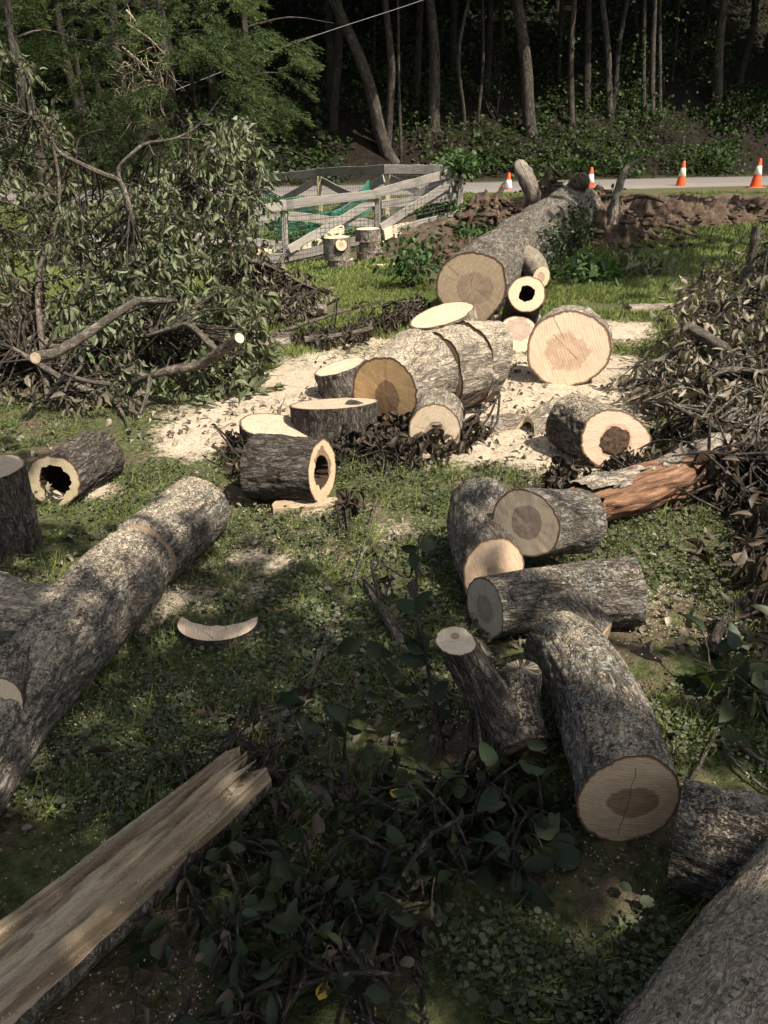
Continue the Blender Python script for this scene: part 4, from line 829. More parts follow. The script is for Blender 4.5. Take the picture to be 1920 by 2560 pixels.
FX = face_mat("sawn_end_left_hollow", sap=(.56, .46, .30), heart=(.42, .33, .21), hr=.5, seed=21., ang=.3)
x0 = C(134, 1204, .115); make_log("hollow_log", "hollow log with dry leaves inside its end at far left", [x0, x0 + np.array([.11, .33, 0])], [.118, .125], "log", BARK_D, FX, FACE, 96, hole0=.56, hdepth=.22, ell=1.12, cut0=(-.12, -1, .22), dust=.35, amp=.010, freq=24, lump=.08, seed=76)
standing("log_round", "tall dark barked round cut off by the left photo edge", -30, 1168, [.14, .15], .36, mat=BARK_D, f0=FH, dust=.1, lichen=.5, seed=77)

# crescent slice
p = G2(543, 1608) + [0, 0, .035]; th = np.linspace(-.25, 3.4, 40) + math.pi; ro, ri = .118, np.interp(np.linspace(0, 1, 40), [0, .15, .5, .85, 1], [.10, .05, .022, .05, .10])
ou = np.stack([np.cos(th) * ro * 1.15, np.sin(th) * ro * .95, np.zeros(40)], -1); iu = np.stack([np.cos(th) * ri * 1.15, np.sin(th) * ri * .8, np.zeros(40)], -1)
V = np.concatenate([ou + [0, 0, .026], iu + [0, 0, .024], ou - [0, 0, .02], iu - [0, 0, .02]]) + p + [0, .04, .0]; j = np.arange(39)
Ft = np.stack([j, j + 1, 41 + j, 40 + j], -1); Fo = np.stack([80 + j, 81 + j, j + 1, j], -1); Fi = np.stack([40 + j, 41 + j, 121 + j, 120 + j], -1)
t = thing("wood_slice", "pale crescent shaped slice lying on the shaded ground", "slice", p); fc = np.concatenate([ou * 7, iu * 7, ou * 7, iu * 7]); fc[:, 2] = .3
part("cut_face", V, Ft, FL, t, False, {'fc': fc}); part("bark", V, Fo, BARK_D, t, True, {'bc': V}); part("inner_edge", V, Fi, ROT, t, True)

# split half log in the foreground
SPL = NB("split_wood"); bcv = SPL.attr('bc', out='Vector'); g = SPL.noise(SPL.scale(bcv, (1, 1, .05)), 46, 5, .65, .3); gg = SPL.noise(SPL.scale(bcv, (1, 1, .06)), 15, 3, .6, .2)
col = SPL.ramp(gg, [(.30, (.13, .09, .055)), (.45, (.31, .24, .155)), (.60, (.46, .39, .28))]); col = SPL.mix(SPL.math('MULTIPLY', SPL.math('SUBTRACT', 1, SPL.step(g, .38, .50)), .75), col, (.10, .065, .035))
sp = SPL.step(SPL.noise(bcv, 150, 3, .7), .60, .66); col = SPL.mix(SPL.math('MULTIPLY', sp, .7), col, (.70, .62, .48)); SPL.bump(SPL.math('ADD', g, SPL.math('MULTIPLY', sp, .4)), .9, .012); SPL.done(col, .85, .15)
a, e = G(597, 1912, .13), G(-130, 2510, .16); ax = unit(e - a); sd_ = unit(np.cross(ax, [0, 0, 1.])); L = np.linalg.norm(e - a); n, m = 120, 34
u = np.linspace(0, 1, n); s = np.linspace(-1, 1, m); wid = np.interp(u, [0, .1, .4, 1], [.066, .074, .082, .10])
X = s[None] * wid[:, None]; Zt = .018 * np.sin(s * 2.2 + .6)[None] - .012 * np.exp(-((s - .25) / .07) ** 2)[None] * 1.8 + (fbm(np.stack([np.repeat(u[:, None] * 6, m, 1), np.repeat(s[None] * 9, n, 0), np.zeros((n, m))], -1), 3, 4) - .5) * .030
Zt = Zt - .03 * np.abs(s[None]) ** 6
jag = (fbm(np.stack([s * 6, s * 0, s * 0], -1), 9, 3) - .5) * .26 + .05 * np.sign(np.sin(s * 9)) - .03 * (np.abs(s) > .8); jag = np.clip(jag, -.045, .2)
top = a + ax * (u[:, None] * L + jag[None] * ((1 - u) ** 8)[:, None])[..., None] + sd_ * X[..., None] + np.array([0, 0, 1.]) * Zt[..., None]
t = thing("split_log", "split half log with pale grained face crossing lower left", "log", (a[0], a[1], 0)); i = np.arange(n - 1)[:, None] * m; j = np.arange(m - 1)[None]
Fq = np.stack([i + j, i + m + j, i + m + j + 1, i + j + 1], -1).reshape(-1, 4); bc = np.stack([X, Zt, np.repeat(u[:, None] * L, m, 1)], -1)
part("split_face", top.reshape(-1, 3), Fq, SPL.m, t, True, {'bc': bc.reshape(-1, 3)})
k = 24; th = np.linspace(0, math.pi, k); und = []
und = top[:, [0] * k] * (.5 + .5 * np.cos(th))[None, :, None] + top[:, [-1] * k] * (.5 - .5 * np.cos(th))[None, :, None] - np.array([0, 0, 1.]) * (np.sin(th)[None] * (wid[:, None] * 1.25 + .01))[..., None]
und = und + (fbm(und * 30, 4, 3) - .5)[..., None] * .01; und[:, 0] = top[:, 0]; und[:, -1] = top[:, -1]
i = np.arange(n - 1)[:, None] * k; j = np.arange(k - 1)[None]
bo = part("bark", und.reshape(-1, 3), np.stack([i + j, i + j + 1, i + k + j + 1, i + k + j], -1).reshape(-1, 4), BARK, t, True, {'bc': (und - a).reshape(-1, 3)}); bo['dust'] = .5
cap = np.vstack([top[0], und[0][::-1]]); cc = cap.mean(0); q = len(cap); part("split_end", np.vstack([cap, cc]), np.array([(z_, (z_ + 1) % q, q) for z_ in range(q)]), SPL.m, t, False, {'bc': np.vstack([cap, cc]) * [1, 1, 1]})

# rounds stacked by the fence
def pile(px, py, r, hs, leans, labels, seed0, knot=False):
    p = G2(px, py); z = p[2] - .02
    for q, (h, ln, lab) in enumerate(zip(hs, leans, labels)):
        b0 = np.array([p[0] + ln[0], p[1] + .12 + ln[1], z]); z += h
        t = make_log("log_round", lab, [b0 + [ln[0] * .3, 0, h - .004], b0], [r * (1 - .02 * q), r], "log", BARK_L, FL, FL, 48, amp=.010, freq=22, lump=.1, dust=.25, seed=seed0 + q, n=18, group="rounds stacked by the fence")
        if knot and q == len(hs) - 1:
            k0 = b0 + [.03, -.10, h * .62]; v, f, bc = tube(smooth_path([k0, k0 + [.03, -.09, .03]], 6), np.linspace(.11, .085, 6), 28, .004, 30, 3)
            bo = part("branch_stub", v.reshape(-1, 3), f, BARK_L, t, True, {'bc': bc.reshape(-1, 3)})
            fv, ff, fc, _, _ = face_disc(v[-1], [.3, -.9, .3], 0, 3); obj("cut_face", mesh("cut_face", fv - np.array(t.location), ff, FS, True, {'fc': fc}), bo)
pile(850, 672, .195, [.14, .30], [(0, 0), (-.03, 0)], ["bottom round of the left stack by the fence", "knotted top round of the left stack by the fence"], 80, True)
pile(925, 655, .185, [.15, .15, .17], [(0, 0), (.02, 0), (-.02, 0)], ["bottom round of the right stack by the fence", "middle round of the right stack by the fence", "top round of the right stack by the fence"], 85)
for lab, px, py, r in [("small pale ended log left of the near fence post", 683, 650, .055), ("small pale ended log at the foot of the near fence post", 706, 668, .055)]:
    c = C(px, py, r); make_log("small_log", lab, [c, c + np.array([-.15, .3, 0])], [r], "log", BARK, FL, FL, 28, n=14)
for lab, a, e, r in [("pale log lying in grass behind the left brush", (640, 787), (815, 775), .055), ("pale short log in the brush shadow near the path", (632, 868), (722, 858), .05), ("dark short log above the pale short one by the brush", (640, 852), (733, 842), .05)]:
    make_log("small_log", lab, [C(*e, r), C(*a, r)], [r, r * 1.1], "log", BARK_D if lab.startswith("dark") else BARK_L, FL, FL, 32, n=40, lump=.12)

# ------------------------------------------------------------------ fence
def beam(name, a, e, h, th, mat, parent, face=None, seed=0, taper=None):
    """a sawn board from a to e: h across (upwards), th thick; own local X runs along it"""
    a = np.asarray(a, float); e = np.asarray(e, float); x = unit(e - a); L = np.linalg.norm(e - a)
    up = np.array([0, 0, 1.]) if abs(x[2]) < .95 else (np.array([0, -1., 0]) if face is None else np.asarray(face, float))
    y = unit(np.cross(up, x)); z = np.cross(x, y); n = 9; u = np.linspace(0, L, n); r = np.random.default_rng(seed); bv = min(h, th) * .16
    prof = [(-th / 2 + bv, -h / 2), (th / 2 - bv, -h / 2), (th / 2, -h / 2 + bv), (th / 2, h / 2 - bv), (th / 2 - bv, h / 2), (-th / 2 + bv, h / 2), (-th / 2, h / 2 - bv), (-th / 2, -h / 2 + bv)]
    wob = r.normal(size=(n, 2)) * [.003, .005]; V = np.array([[uu, p[0] + wb[0], p[1] + wb[1]] for uu, wb in zip(u, wob) for p in prof])
    i = np.arange(n - 1)[:, None] * 8; j = np.arange(8)[None]; k = (j + 1) % 8
    F = [np.stack([i + j, i + 8 + j, i + 8 + k, i + k], -1).reshape(-1, 4), np.array([list(range(8)), list(range(8 * n - 1, 8 * n - 9, -1))])]
    o = obj(name, mesh(name, V, F, mat, False), parent)
    o.matrix_local = Matrix.Translation(Vector(a - np.array(parent.location))) @ Matrix(np.stack([x, y, z], 1).tolist()).to_4x4()
    return o
def post(px, tpy, y, parent, mat, w_=.10, x_off=0.):
    top = D(px, tpy, y); g = float(gz(top[0], top[1])); beam("post", [top[0], top[1], g - .15], top, w_, w_ * .95, mat, parent, (0, -1, 0), int(px)); return top
def wires(parent, a, e, za, zb):
    """welded wire between two posts; a, e ground xy; z ranges at each end"""
    ch = []; L = np.linalg.norm(np.array(e) - np.array(a)); nx = int(L / .075); a = np.array(a); e = np.array(e)
    def seg(p, q, r=.0028):
        d = unit(q - p); s = unit(np.cross(d, [.1, 1, .2])) * r; t_ = unit(np.cross(d, s)) * r
        V = np.array([p + s, p - s * .5 + t_ * .87, p - s * .5 - t_ * .87, q + s, q - s * .5 + t_ * .87, q - s * .5 - t_ * .87]); ch.append((V, np.array([[0, 1, 4, 3], [1, 2, 5, 4], [2, 0, 3, 5]]), {}))
    for k in range(nx + 1):
        f = k / nx; p = a + (e - a) * f; lo = za[0] * (1 - f) + zb[0] * f; hi = za[1] * (1 - f) + zb[1] * f; wv = math.sin(k * .9) * .008
        seg(np.array([p[0], p[1] + wv, lo]), np.array([p[0] + wv, p[1], hi]))
    for k in range(12):
        g = k / 11; pr = None
        for f in np.linspace(0, 1, 7):
            p = a + (e - a) * f; z = (za[0] + (za[1] - za[0]) * g) * (1 - f) + (zb[0] + (zb[1] - zb[0]) * g) * f; c = np.array([p[0], p[1] + .004 * math.sin(f * 9 + k), z + .006 * math.sin(f * 7 + k)])
            if pr is not None: seg(pr, c)
            pr = c
    V, F, _ = merge(ch); part("wire_mesh", V, F, WIRE, parent)
WIRE = plain("fence_wire", (.10, .10, .095), .5, .5)
ft = thing("board_fence", "front run of grey crossed board fence with wire mesh", "fence", (*G2(945, 600)[:2], float(gz(0, 14))))
LX, LY, RX, RY = D(715, 600, 13.25), 13.25, D(1154, 500, 14.8), 14.8
fronts = [(1152, 414, 14.8), (943, 472, 14.03), (708, 500, 13.25), (430, 545, 12.5), (180, 590, 11.9)]
tops = [post(a, c, y, ft, BOARD_OLD, .105) for a, c, y in fronts]
post(1138, 430, 14.95, ft, BOARD_OLD, .09)
for q, (r_, l_) in enumerate(zip(tops[:-1], tops[1:])):
    d = np.array([0, -.075, 0]); gl = float(gz(l_[0], l_[1])); gr = float(gz(r_[0], r_[1]))
    hl, hr_ = l_[2] - .07, r_[2] - (.09 if q == 0 else .07)
    beam("rail", [l_[0] - .05, l_[1], hl] + d, [r_[0] + .05 * (q > 0) - .12 * (q == 0), r_[1], hr_] + d, .135, .03, BOARD_OLD, ft, seed=q)
    bl, br = gl + .12, gr + .14
    beam("rail", [l_[0], l_[1], bl] + d, [r_[0], r_[1], br] + d, .14, .03, BOARD_OLD, ft, seed=q + 20)
    beam("brace", [l_[0] + .06, l_[1], hl - .16] + d * .55, [r_[0] - .06, r_[1], br + .17 + .1 * (q == 0)] + d * .55, .13, .028, BOARD_OLD, ft, seed=q + 40)
    beam("brace", [l_[0] + .06, l_[1], bl + .14] + d * 1.3, [r_[0] - .06, r_[1], hr_ - .12] + d * 1.3, .13, .028, BOARD_OLD, ft, seed=q + 60)
    wires(ft, l_[:2] + [0, -.13], r_[:2] + [0, -.13], (gl + .02, hl - .02), (gr + .02, hr_ - .05))
bt = thing("board_fence", "rear run of grey board fence with yellowish posts", "fence", (*D(880, 540, 16.2)[:2], float(gz(-.5, 16.2))))
backs = [(1120, 412, 15.1), (968, 412, 15.5), (797, 421, 17.3), (640, 440, 18.6)]
tops = [post(a, c, y, bt, BOARD_NEW if q in (1, 2) else BOARD_OLD, .105) for q, (a, c, y) in enumerate(backs)]
for q, (r_, l_) in enumerate(zip(tops[:-1], tops[1:])):
    d = np.array([0, -.075, 0]); gl = float(gz(l_[0], l_[1])); gr = float(gz(r_[0], r_[1])); hl, hr_ = l_[2] - .07, r_[2] - .07
    beam("rail", [l_[0] - .05, l_[1], hl] + d, [r_[0] + .05, r_[1], hr_] + d, .15, .03, BOARD_OLD, bt, seed=q + 5)
    bl, br = gl + .15, gr + .15; beam("rail", [l_[0], l_[1], bl] + d, [r_[0], r_[1], br] + d, .14, .03, BOARD_OLD, bt, seed=q + 25)
    beam("brace", [l_[0] + .06, l_[1], hl - .16] + d * .55, [r_[0] - .06, r_[1], br + .15] + d * .55, .13, .028, BOARD_OLD, bt, seed=q + 45)
    beam("brace", [l_[0] + .06, l_[1], bl + .12] + d * 1.3, [r_[0] - .06, r_[1], hr_ - .14] + d * 1.3, .13, .028, BOARD_OLD, bt, seed=q + 65)
    wires(bt, l_[:2] + [0, .05], r_[:2] + [0, .05], (gl + .05, hl - .02), (gr + .05, hr_ - .05))
# green plastic netting draped inside the fence
NET = leaf_mat("green_netting", [(0., (.012, .17, .10)), (1., (.03, .26, .17))], .25, .45, .4)
top_px = [(625, 490), (660, 470), (705, 495), (760, 492), (790, 525), (830, 528), (870, 510), (900, 480), (922, 450)]
bot_px = [(625, 560), (665, 565), (700, 590), (745, 600), (775, 585), (815, 560), (860, 575), (900, 555), (930, 520)]
yv = np.linspace(13.9, 15.4, 9); ta = smooth_path([D(a, c, y) for (a, c), y in zip(top_px, yv)], 60); ba = smooth_path([D(a, c, y + .15) for (a, c), y in zip(bot_px, yv)], 60)
g = np.linspace(0, 1, 16)[:, None, None]; grid = ta[None] * (1 - g) + ba[None] * g; grid[..., 1] += .07 * np.sin(np.linspace(0, 26, 60))[None] * np.sin(np.linspace(0, 3, 16))[:, None]
ch = []
def ribbon(P, r):
    d = unit(np.gradient(P, axis=0)); s = unit(np.cross(d, [0, 1., 0])) * r; V = np.concatenate([P + s, P - s, P + np.array([0, .003, 0])]); n = len(P); j = np.arange(n - 1)
    ch.append((V, np.concatenate([np.stack([j, j + 1, 2 * n + j + 1, 2 * n + j], -1), np.stack([2 * n + j, 2 * n + j + 1, n + j + 1, n + j], -1)]), {'var': np.full(len(V), rng.random())}))
for k in range(16): ribbon(grid[k], .007)
for k in range(60): ribbon(grid[:, k], .006)
V, F, A = merge(ch); nt = obj("plastic_netting", mesh("plastic_netting", V, F, NET, False, A)); tag(nt, "green plastic safety netting draped behind the front fence", "netting")
# boards lying inside the fence
for lab, a, e, w_, dz in [("longest pale board leaning behind the front fence", (735, 628), (860, 572), .22, .12), ("short wide pale board near the fence end", (960, 588), (1040, 548), .25, .16), ("pale board lying left of the near fence post", (640, 632), (705, 618), .20, .05), ("narrow pale board under the front fence rail", (735, 645), (865, 615), .10, .03), ("thin pale board by the fence end post", (985, 590), (1060, 580), .10, .04)]:
    y = 13.9; p0, p1 = D(*a, y), D(*e, y + .6); t = thing("sawn_board", lab, "board", (p0[0], p0[1], min(p0[2], p1[2]) - .05)); beam("plank", p0, p1, w_ * .7, .03, BOARD_PALE, t, seed=int(a[0]))

# ------------------------------------------------------------------ cones on the road edge
ORANGE = plain("cone_orange", (.80, .105, .022), .5, .4, .08); WHITE = plain("cone_white_band", (.80, .80, .77), .45, .4, .05); YELL = plain("cone_faded_band", (.74, .70, .48), .5, .4, .06)
def cone(label, px, tpy, y, band, h=.74):
    top = D(px, tpy, y); g = top[2] - h; t = thing("traffic_cone", label, "cone", (top[0], top[1], g), "cones along the road edge"); c = np.array([top[0], top[1], g])
    def lathe(name, prof, mat, seg=32):
        th = np.linspace(0, 2 * math.pi, seg, endpoint=False); V = np.array([[r * math.cos(a), r * math.sin(a), z] for r, z in prof for a in th]) + c
        i = np.arange(len(prof) - 1)[:, None] * seg; j = np.arange(seg)[None]; k = (j + 1) % seg; part(name, V, np.stack([i + j, i + k, i + seg + k, i + seg + j], -1).reshape(-1, 4), mat, t)
    f = lambda z: .150 - (.150 - .032) * (z - .03) / (h - .03)
    lathe("body", [(f(.03), .03), (f(.2), .2), (f(h * .5), h * .5), (f(h - .012), h - .012), (f(h) * .85, h), (.02, h), (.018, h - .05)], ORANGE)
    z0, z1 = h * .46, h * .76; lathe("reflective_band", [(f(z0) + .001, z0), (f(z0) + .004, z0 + .003), (f(z1) + .004, z1 - .003), (f(z1) + .001, z1)], band)
    s = .20; b_ = .035; q = [(-s + b_, -s), (s - b_, -s), (s, -s + b_), (s, s - b_), (s - b_, s), (-s + b_, s), (-s, s - b_), (-s, -s + b_)]
    lv = [(1., 0.), (1., .022), (.95, .03)]; V = np.array([[x * k, y_ * k, z] for k, z in lv for x, y_ in q]) + c; i = np.arange(2)[:, None] * 8; j = np.arange(8)[None]
    part("base", V, [np.stack([i + j, i + (j + 1) % 8, i + 8 + (j + 1) % 8, i + 8 + j], -1).reshape(-1, 4), np.array([[16, 17, 18, 19, 20, 21, 22, 23]])], ORANGE, t, False)
cone("orange cone with white band at the right photo edge", 1902, 396, 23.6, WHITE)
cone("orange cone with yellowish band, second from the right", 1711, 402, 24.4, YELL)
cone("orange cone half hidden behind the thrown up soil", 1480, 418, 23.6, WHITE, .70)
cone("small orange cone left of the torn root stump", 1273, 432, 23.0, WHITE, .70)
# overhead wire
P = smooth_path([D(440, 225, 19.), D(700, 122, 19.), D(830, 75, 19.), D(1075, -6, 19.), D(1500, -160, 19.)], 40); v, f, bc = tube(P, [.006] * 40, 6)
tag(obj("utility_wire", mesh("utility_wire", v.reshape(-1, 3), f, plain("cable", (.30, .30, .29), .5))), "thin overhead wire slanting across the dark woods", "wire")

# ------------------------------------------------------------------ cut brush
LEAFPOOL = {}
def leaf_parts(parent, tm, pos, B, size, var, mat, key):
    """single leaves as objects that share a few meshes"""
    for i in range(len(pos)):
        k = (key, int(var[i] * 5.999), i % len(tm))
        if k not in LEAFPOOL:
            V, F = tm[k[2]]; LEAFPOOL[k] = mesh("leaf", V, F, mat, True, {'var': np.full(len(V), (k[1] + .5) / 6)})
        o = obj("leaf", LEAFPOOL[k], parent)
        M = Matrix((B[i] * size[i]).tolist()).to_4x4(); M.translation = Vector(pos[i] - np.array(parent.location)); o.matrix_local = M
def brush(name, label, cat, limbs, poly, yfront, thick, nspr, leaf=(.055, .10), per=(7, 13), tm=WILT, mat=LEAF_WILT, twig=TWIG_D, limbmat=TWIG, parts=40, droop=1., vlo=0., vhi=1., sprL=(.12, .34), link=.3, dens=None, group=None, key="w", seed=0, faces=True, zmin=.02, spread=.55):
    r = np.random.default_rng(seed + 500)
    def above(p):
        g = float(gz(p[0], p[1])) + p[3] + .015
        if p[2] >= g: return p
        x_, y_, _ = proj(np.array(p[:3])); q_ = G(float(x_), float(y_), g); return (*q_, p[3])
    limbs = [[above(p) for p in L] for L in limbs]
    lp = [smooth_path(np.array([p[:3] for p in L]), max(14, 6 * len(L))) for L in limbs]
    allp = np.concatenate(lp) if lp else None
    # sprig positions inside the heap
    xs = [p[0] for p in poly]; ys = [p[1] for p in poly]; S = []
    while len(S) < nspr:
        a = r.uniform(min(xs), max(xs), 400); c = r.uniform(min(ys), max(ys), 400); ok = in_poly(poly, a, c)
        if dens is not None: ok &= fbm(xyz(a / dens, c / dens), seed, 3) > .44
        a, c = a[ok], c[ok]; y = np.interp(c, [q[0] for q in yfront], [q[1] for q in yfront]) + thick * r.random(len(a)) ** 1.4
        vv = (1280 - c) / FPX; tt = y / (_c + vv * _s); p = np.stack([(a - 960) / FPX * tt, y, CAM_H + (-_s + vv * _c) * tt], -1); g = gz(p[:, 0], p[:, 1])
        low = p[:, 2] <= g + zmin; bad = p[:, 2] < g - .25; p[low, 2] = (g + zmin + r.random(len(a)) * .08)[low]; S += list(p[~bad])
    S = np.array(S[:nspr]); base = allp[np.argmin(allp[:, 2])] if allp is not None else S.mean(0)
    t = thing(name, label, cat, (base[0], base[1], float(gz(base[0], base[1]))), group)
    for q, L in enumerate(limbs):
        rr = np.interp(np.linspace(0, 1, len(lp[q])), np.linspace(0, 1, len(L)), [p[3] for p in L]); seg = 20 if rr.max() > .02 else 7
        v, f, bc = tube(lp[q], rr, seg, .002 if rr.max() > .02 else 0, 40, q + seed, 1., .10 if rr.max() > .02 else 0.)
        lo = part("limb", v.reshape(-1, 3), f, limbmat, t, True, {'bc': bc.reshape(-1, 3)}); lo['lichen'] = .25
        if faces and rr[0] > .012:
            ax_ = lp[q][0] - lp[q][1]; fv, ff, fc, _, _ = face_disc(v[0], ax_, 0, 2); obj("cut_face", mesh("cut_face", fv - np.array(t.location), [f_[:, ::-1] for f_ in ff], FL, True, {'fc': fc}), lo)
    tw, lpz, ldir, lsz = [], [], [], []
    for p in S:
        d = unit(r.normal(size=3) * [1, 1, .55] + [0, 0, -.12]); L = r.uniform(*sprL); mid = p + d * L * .5 + [0, 0, .04]; e = p + d * L + [0, 0, -.22 * L * droop]
        if allp is not None and r.random() < link:
            k = np.argmin(((allp - p) ** 2).sum(1) + r.random(len(allp)) * 1.6); s = allp[k]
            if np.linalg.norm(s - p) < 1.1:
                Q = smooth_path([s, .5 * (s + p) + r.normal(size=3) * .07, p, mid, e], 12)
                v, f, bc = tube(Q, np.linspace(.0075, .002, 12), 4, 0, 1, 1); tw.append((v.reshape(-1, 3), f, {'bc': bc.reshape(-1, 3)})); n0 = 5
            else: Q = smooth_path([p, mid, e], 7); n0 = 0; v, f, bc = tube(Q, np.linspace(.004, .0015, 7), 4, 0, 1, 1); tw.append((v.reshape(-1, 3), f, {'bc': bc.reshape(-1, 3)}))
        else:
            Q = smooth_path([p, mid, e], 7); n0 = 0; v, f, bc = tube(Q, np.linspace(.004, .0015, 7), 4, 0, 1, 1); tw.append((v.reshape(-1, 3), f, {'bc': bc.reshape(-1, 3)}))
        m = r.integers(per[0], per[1]); u = r.integers(n0, len(Q), m); lpz.append(Q[u] + r.normal(size=(m, 3)) * .006)
        ldir.append(r.normal(size=(m, 3)) * spread + d * .35 + np.array([0, 0, -1.]) * droop); lsz.append(np.full(m, r.random()))
    V, F, A = merge(tw); part("twigs", V, F, twig, t, True, A)["kind"] = "stuff"
    pos = np.concatenate(lpz); dr = np.concatenate(ldir); sv = np.concatenate(lsz); n = len(pos)
    g = gz(pos[:, 0], pos[:, 1]); lowk = pos[:, 2] < g + .03; pos[lowk, 2] = g[lowk] + .03; dr[lowk, 2] = np.abs(dr[lowk, 2]) * .15
    B = basis(dr, r.normal(size=(n, 3)) + [0, -.3, .5]); size = r.uniform(*leaf, n); var = np.clip(vlo + (vhi - vlo) * (.55 * sv + .45 * r.random(n)), 0, 1)
    d2 = (pos ** 2).sum(1); near = np.argsort(d2 + r.random(n) * .8)[:parts]; rest = np.ones(n, bool); rest[near] = False
    leaf_parts(t, tm, pos[near], B[near], size[near], var[near], mat, key)
    ch = []; idx = np.where(rest)[0]; kk = r.integers(0, len(tm), len(idx))
    for q in range(len(tm)):
        s = idx[kk == q]
        if len(s): ch.append(scatter(tm[q], pos[s], B[s], size[s], var[s]))
    if ch:
        V, F, A = merge(ch); fo = part("foliage", V, F, mat, t, True, A); fo['kind'] = 'stuff'
    return t
def W(px, py, y, r): return (*D(px, py, y), r)

YF = [(0, 7.6), (300, 7.0), (600, 6.2), (850, 5.3), (1000, 4.75), (1100, 4.4)]
LB = "branches of the left brush pile"
brush("cut_branch", "tall wilted branch at the left edge of left brush pile", "branch", [[W(120, 1000, 5.2, .02), W(95, 700, 6., .02), W(150, 520, 6.8, .016), W(120, 330, 7., .010), W(40, 270, 7., .006)]],
      [(-160, 90), (40, 120), (150, 250), (170, 420), (210, 560), (200, 700), (-160, 720)], YF, 1.6, 250, seed=1, group=LB, parts=45, dens=60)
brush("cut_branch", "bare pale forked branch rising over the left brush pile", "branch", [[W(335, 590, 6.2, .03), W(322, 520, 6.1, .026), W(300, 457, 6.1, .022), W(240, 428, 6., .019), W(150, 382, 6., .013), W(130, 340, 6., .004)],
      [W(300, 457, 6.1, .016), W(298, 420, 6.1, .015), W(330, 385, 6.1, .013), W(365, 359, 6.2, .011), W(440, 345, 6.3, .008), W(500, 310, 6.4, .006), W(555, 240, 6.4, .003)], [W(440, 345, 6.8, .006), W(500, 350, 6.8, .004), W(545, 380, 6.8, .002)],
      [W(190, 405, 6.4, .006), W(200, 345, 6.4, .004), W(265, 320, 6.4, .0015)], [W(370, 357, 6.7, .004), W(390, 390, 6.6, .003), W(420, 370, 6.6, .0015)], [W(600, 350, 7., .004), W(640, 335, 7., .002), W(700, 332, 7., .001)]],
      [(160, 520), (330, 470), (420, 560), (440, 720), (180, 740)], YF, 1.0, 170, seed=2, group=LB, parts=30, dens=55, faces=False)
brush("cut_branch", "leafy upright branch in the middle of left brush pile", "branch", [[W(580, 620, 6.6, .022), W(555, 560, 6.7, .02), W(520, 500, 6.8, .018), W(480, 440, 6.9, .010), W(470, 380, 6.9, .005)], [W(555, 560, 6.7, .010), W(600, 470, 6.8, .006), W(620, 380, 6.9, .003)]],
      [(400, 420), (520, 360), (560, 290), (620, 330), (660, 390), (655, 470), (610, 560), (610, 660), (430, 690), (380, 560)], YF, 1.3, 270, seed=3, group=LB, parts=45, vlo=.25, dens=60)
brush("cut_branch", "low wilted branch along the right toe of left brush pile", "branch", [[W(850, 745, 7.2, .006), W(760, 710, 7.2, .012), W(660, 660, 7.3, .02), W(560, 640, 7., .024)]],
      [(560, 600), (650, 640), (720, 690), (780, 740), (760, 790), (620, 800), (540, 700)], [(500, 7.8), (650, 7.5), (760, 6.9), (820, 6.5)], .9, 190, seed=4, group=LB, parts=30, vhi=.8, mat=LEAF_DRY, key="d")
brush("cut_branch", "thick limb with bent end and pale cut, left pile", "branch", [[W(599, 845, 4.52, .032), W(560, 872, 4.62, .031), W(500, 912, 4.72, .031), W(430, 925, 4.7, .028), W(380, 940, 4.7, .024), W(340, 955, 4.8, .014)],
      [W(376, 938, 4.7, .016), W(368, 985, 4.6, .012), W(350, 1035, 4.5, .010)], [W(545, 882, 4.8, .022), W(505, 840, 4.9, .02), W(470, 812, 4.95, .018), W(430, 822, 5.0, .016), W(370, 840, 5.1, .014)], [W(275, 960, 4.65, .013), W(215, 952, 4.6, .013), W(160, 932, 4.6, .010)]],
      [(330, 800), (440, 730), (560, 720), (640, 760), (650, 900), (660, 970), (560, 1010), (450, 990), (400, 1010), (330, 960)], YF, .9, 300, leaf=(.07, .125), seed=5, group=LB, parts=60, vlo=.3, vhi=.85)
brush("cut_branch", "limb with oval pale cut pointing left, left pile", "branch", [[W(88, 895, 4.30, .034), W(140, 880, 4.52, .032), W(210, 840, 4.85, .030), W(290, 785, 5.0, .028), W(340, 755, 5.15, .026), W(390, 752, 5.2, .022), W(440, 752, 5.4, .014)],
      [W(345, 755, 5.8, .012), W(380, 810, 5.6, .010), W(360, 850, 5.5, .008)]],
      [(180, 740), (300, 640), (430, 600), (470, 720), (330, 800), (240, 900), (150, 860)], YF, 1., 230, leaf=(.07, .12), seed=6, group=LB, parts=45, vlo=.15)
brush("cut_branch", "dark shaded branch at the foot of left brush pile", "branch", [[W(350, 1040, 4.7, .015), W(285, 1000, 4.7, .02), W(180, 960, 4.8, .022), W(80, 900, 5., .02), W(30, 870, 5., .015)], [W(325, 1080, 4.5, .009), W(310, 1040, 4.6, .010), W(285, 1000, 4.7, .012)], [W(150, 1010, 4.6, .006), W(170, 960, 4.7, .008), W(205, 915, 4.8, .009)]],
      [(-150, 700), (60, 700), (160, 860), (320, 960), (380, 1060), (340, 1110), (240, 1090), (160, 1050), (60, 1060), (-150, 1080)], YF, .9, 400, seed=7, group=LB, parts=60, vhi=.6, mat=LEAF_DRY, key="d")
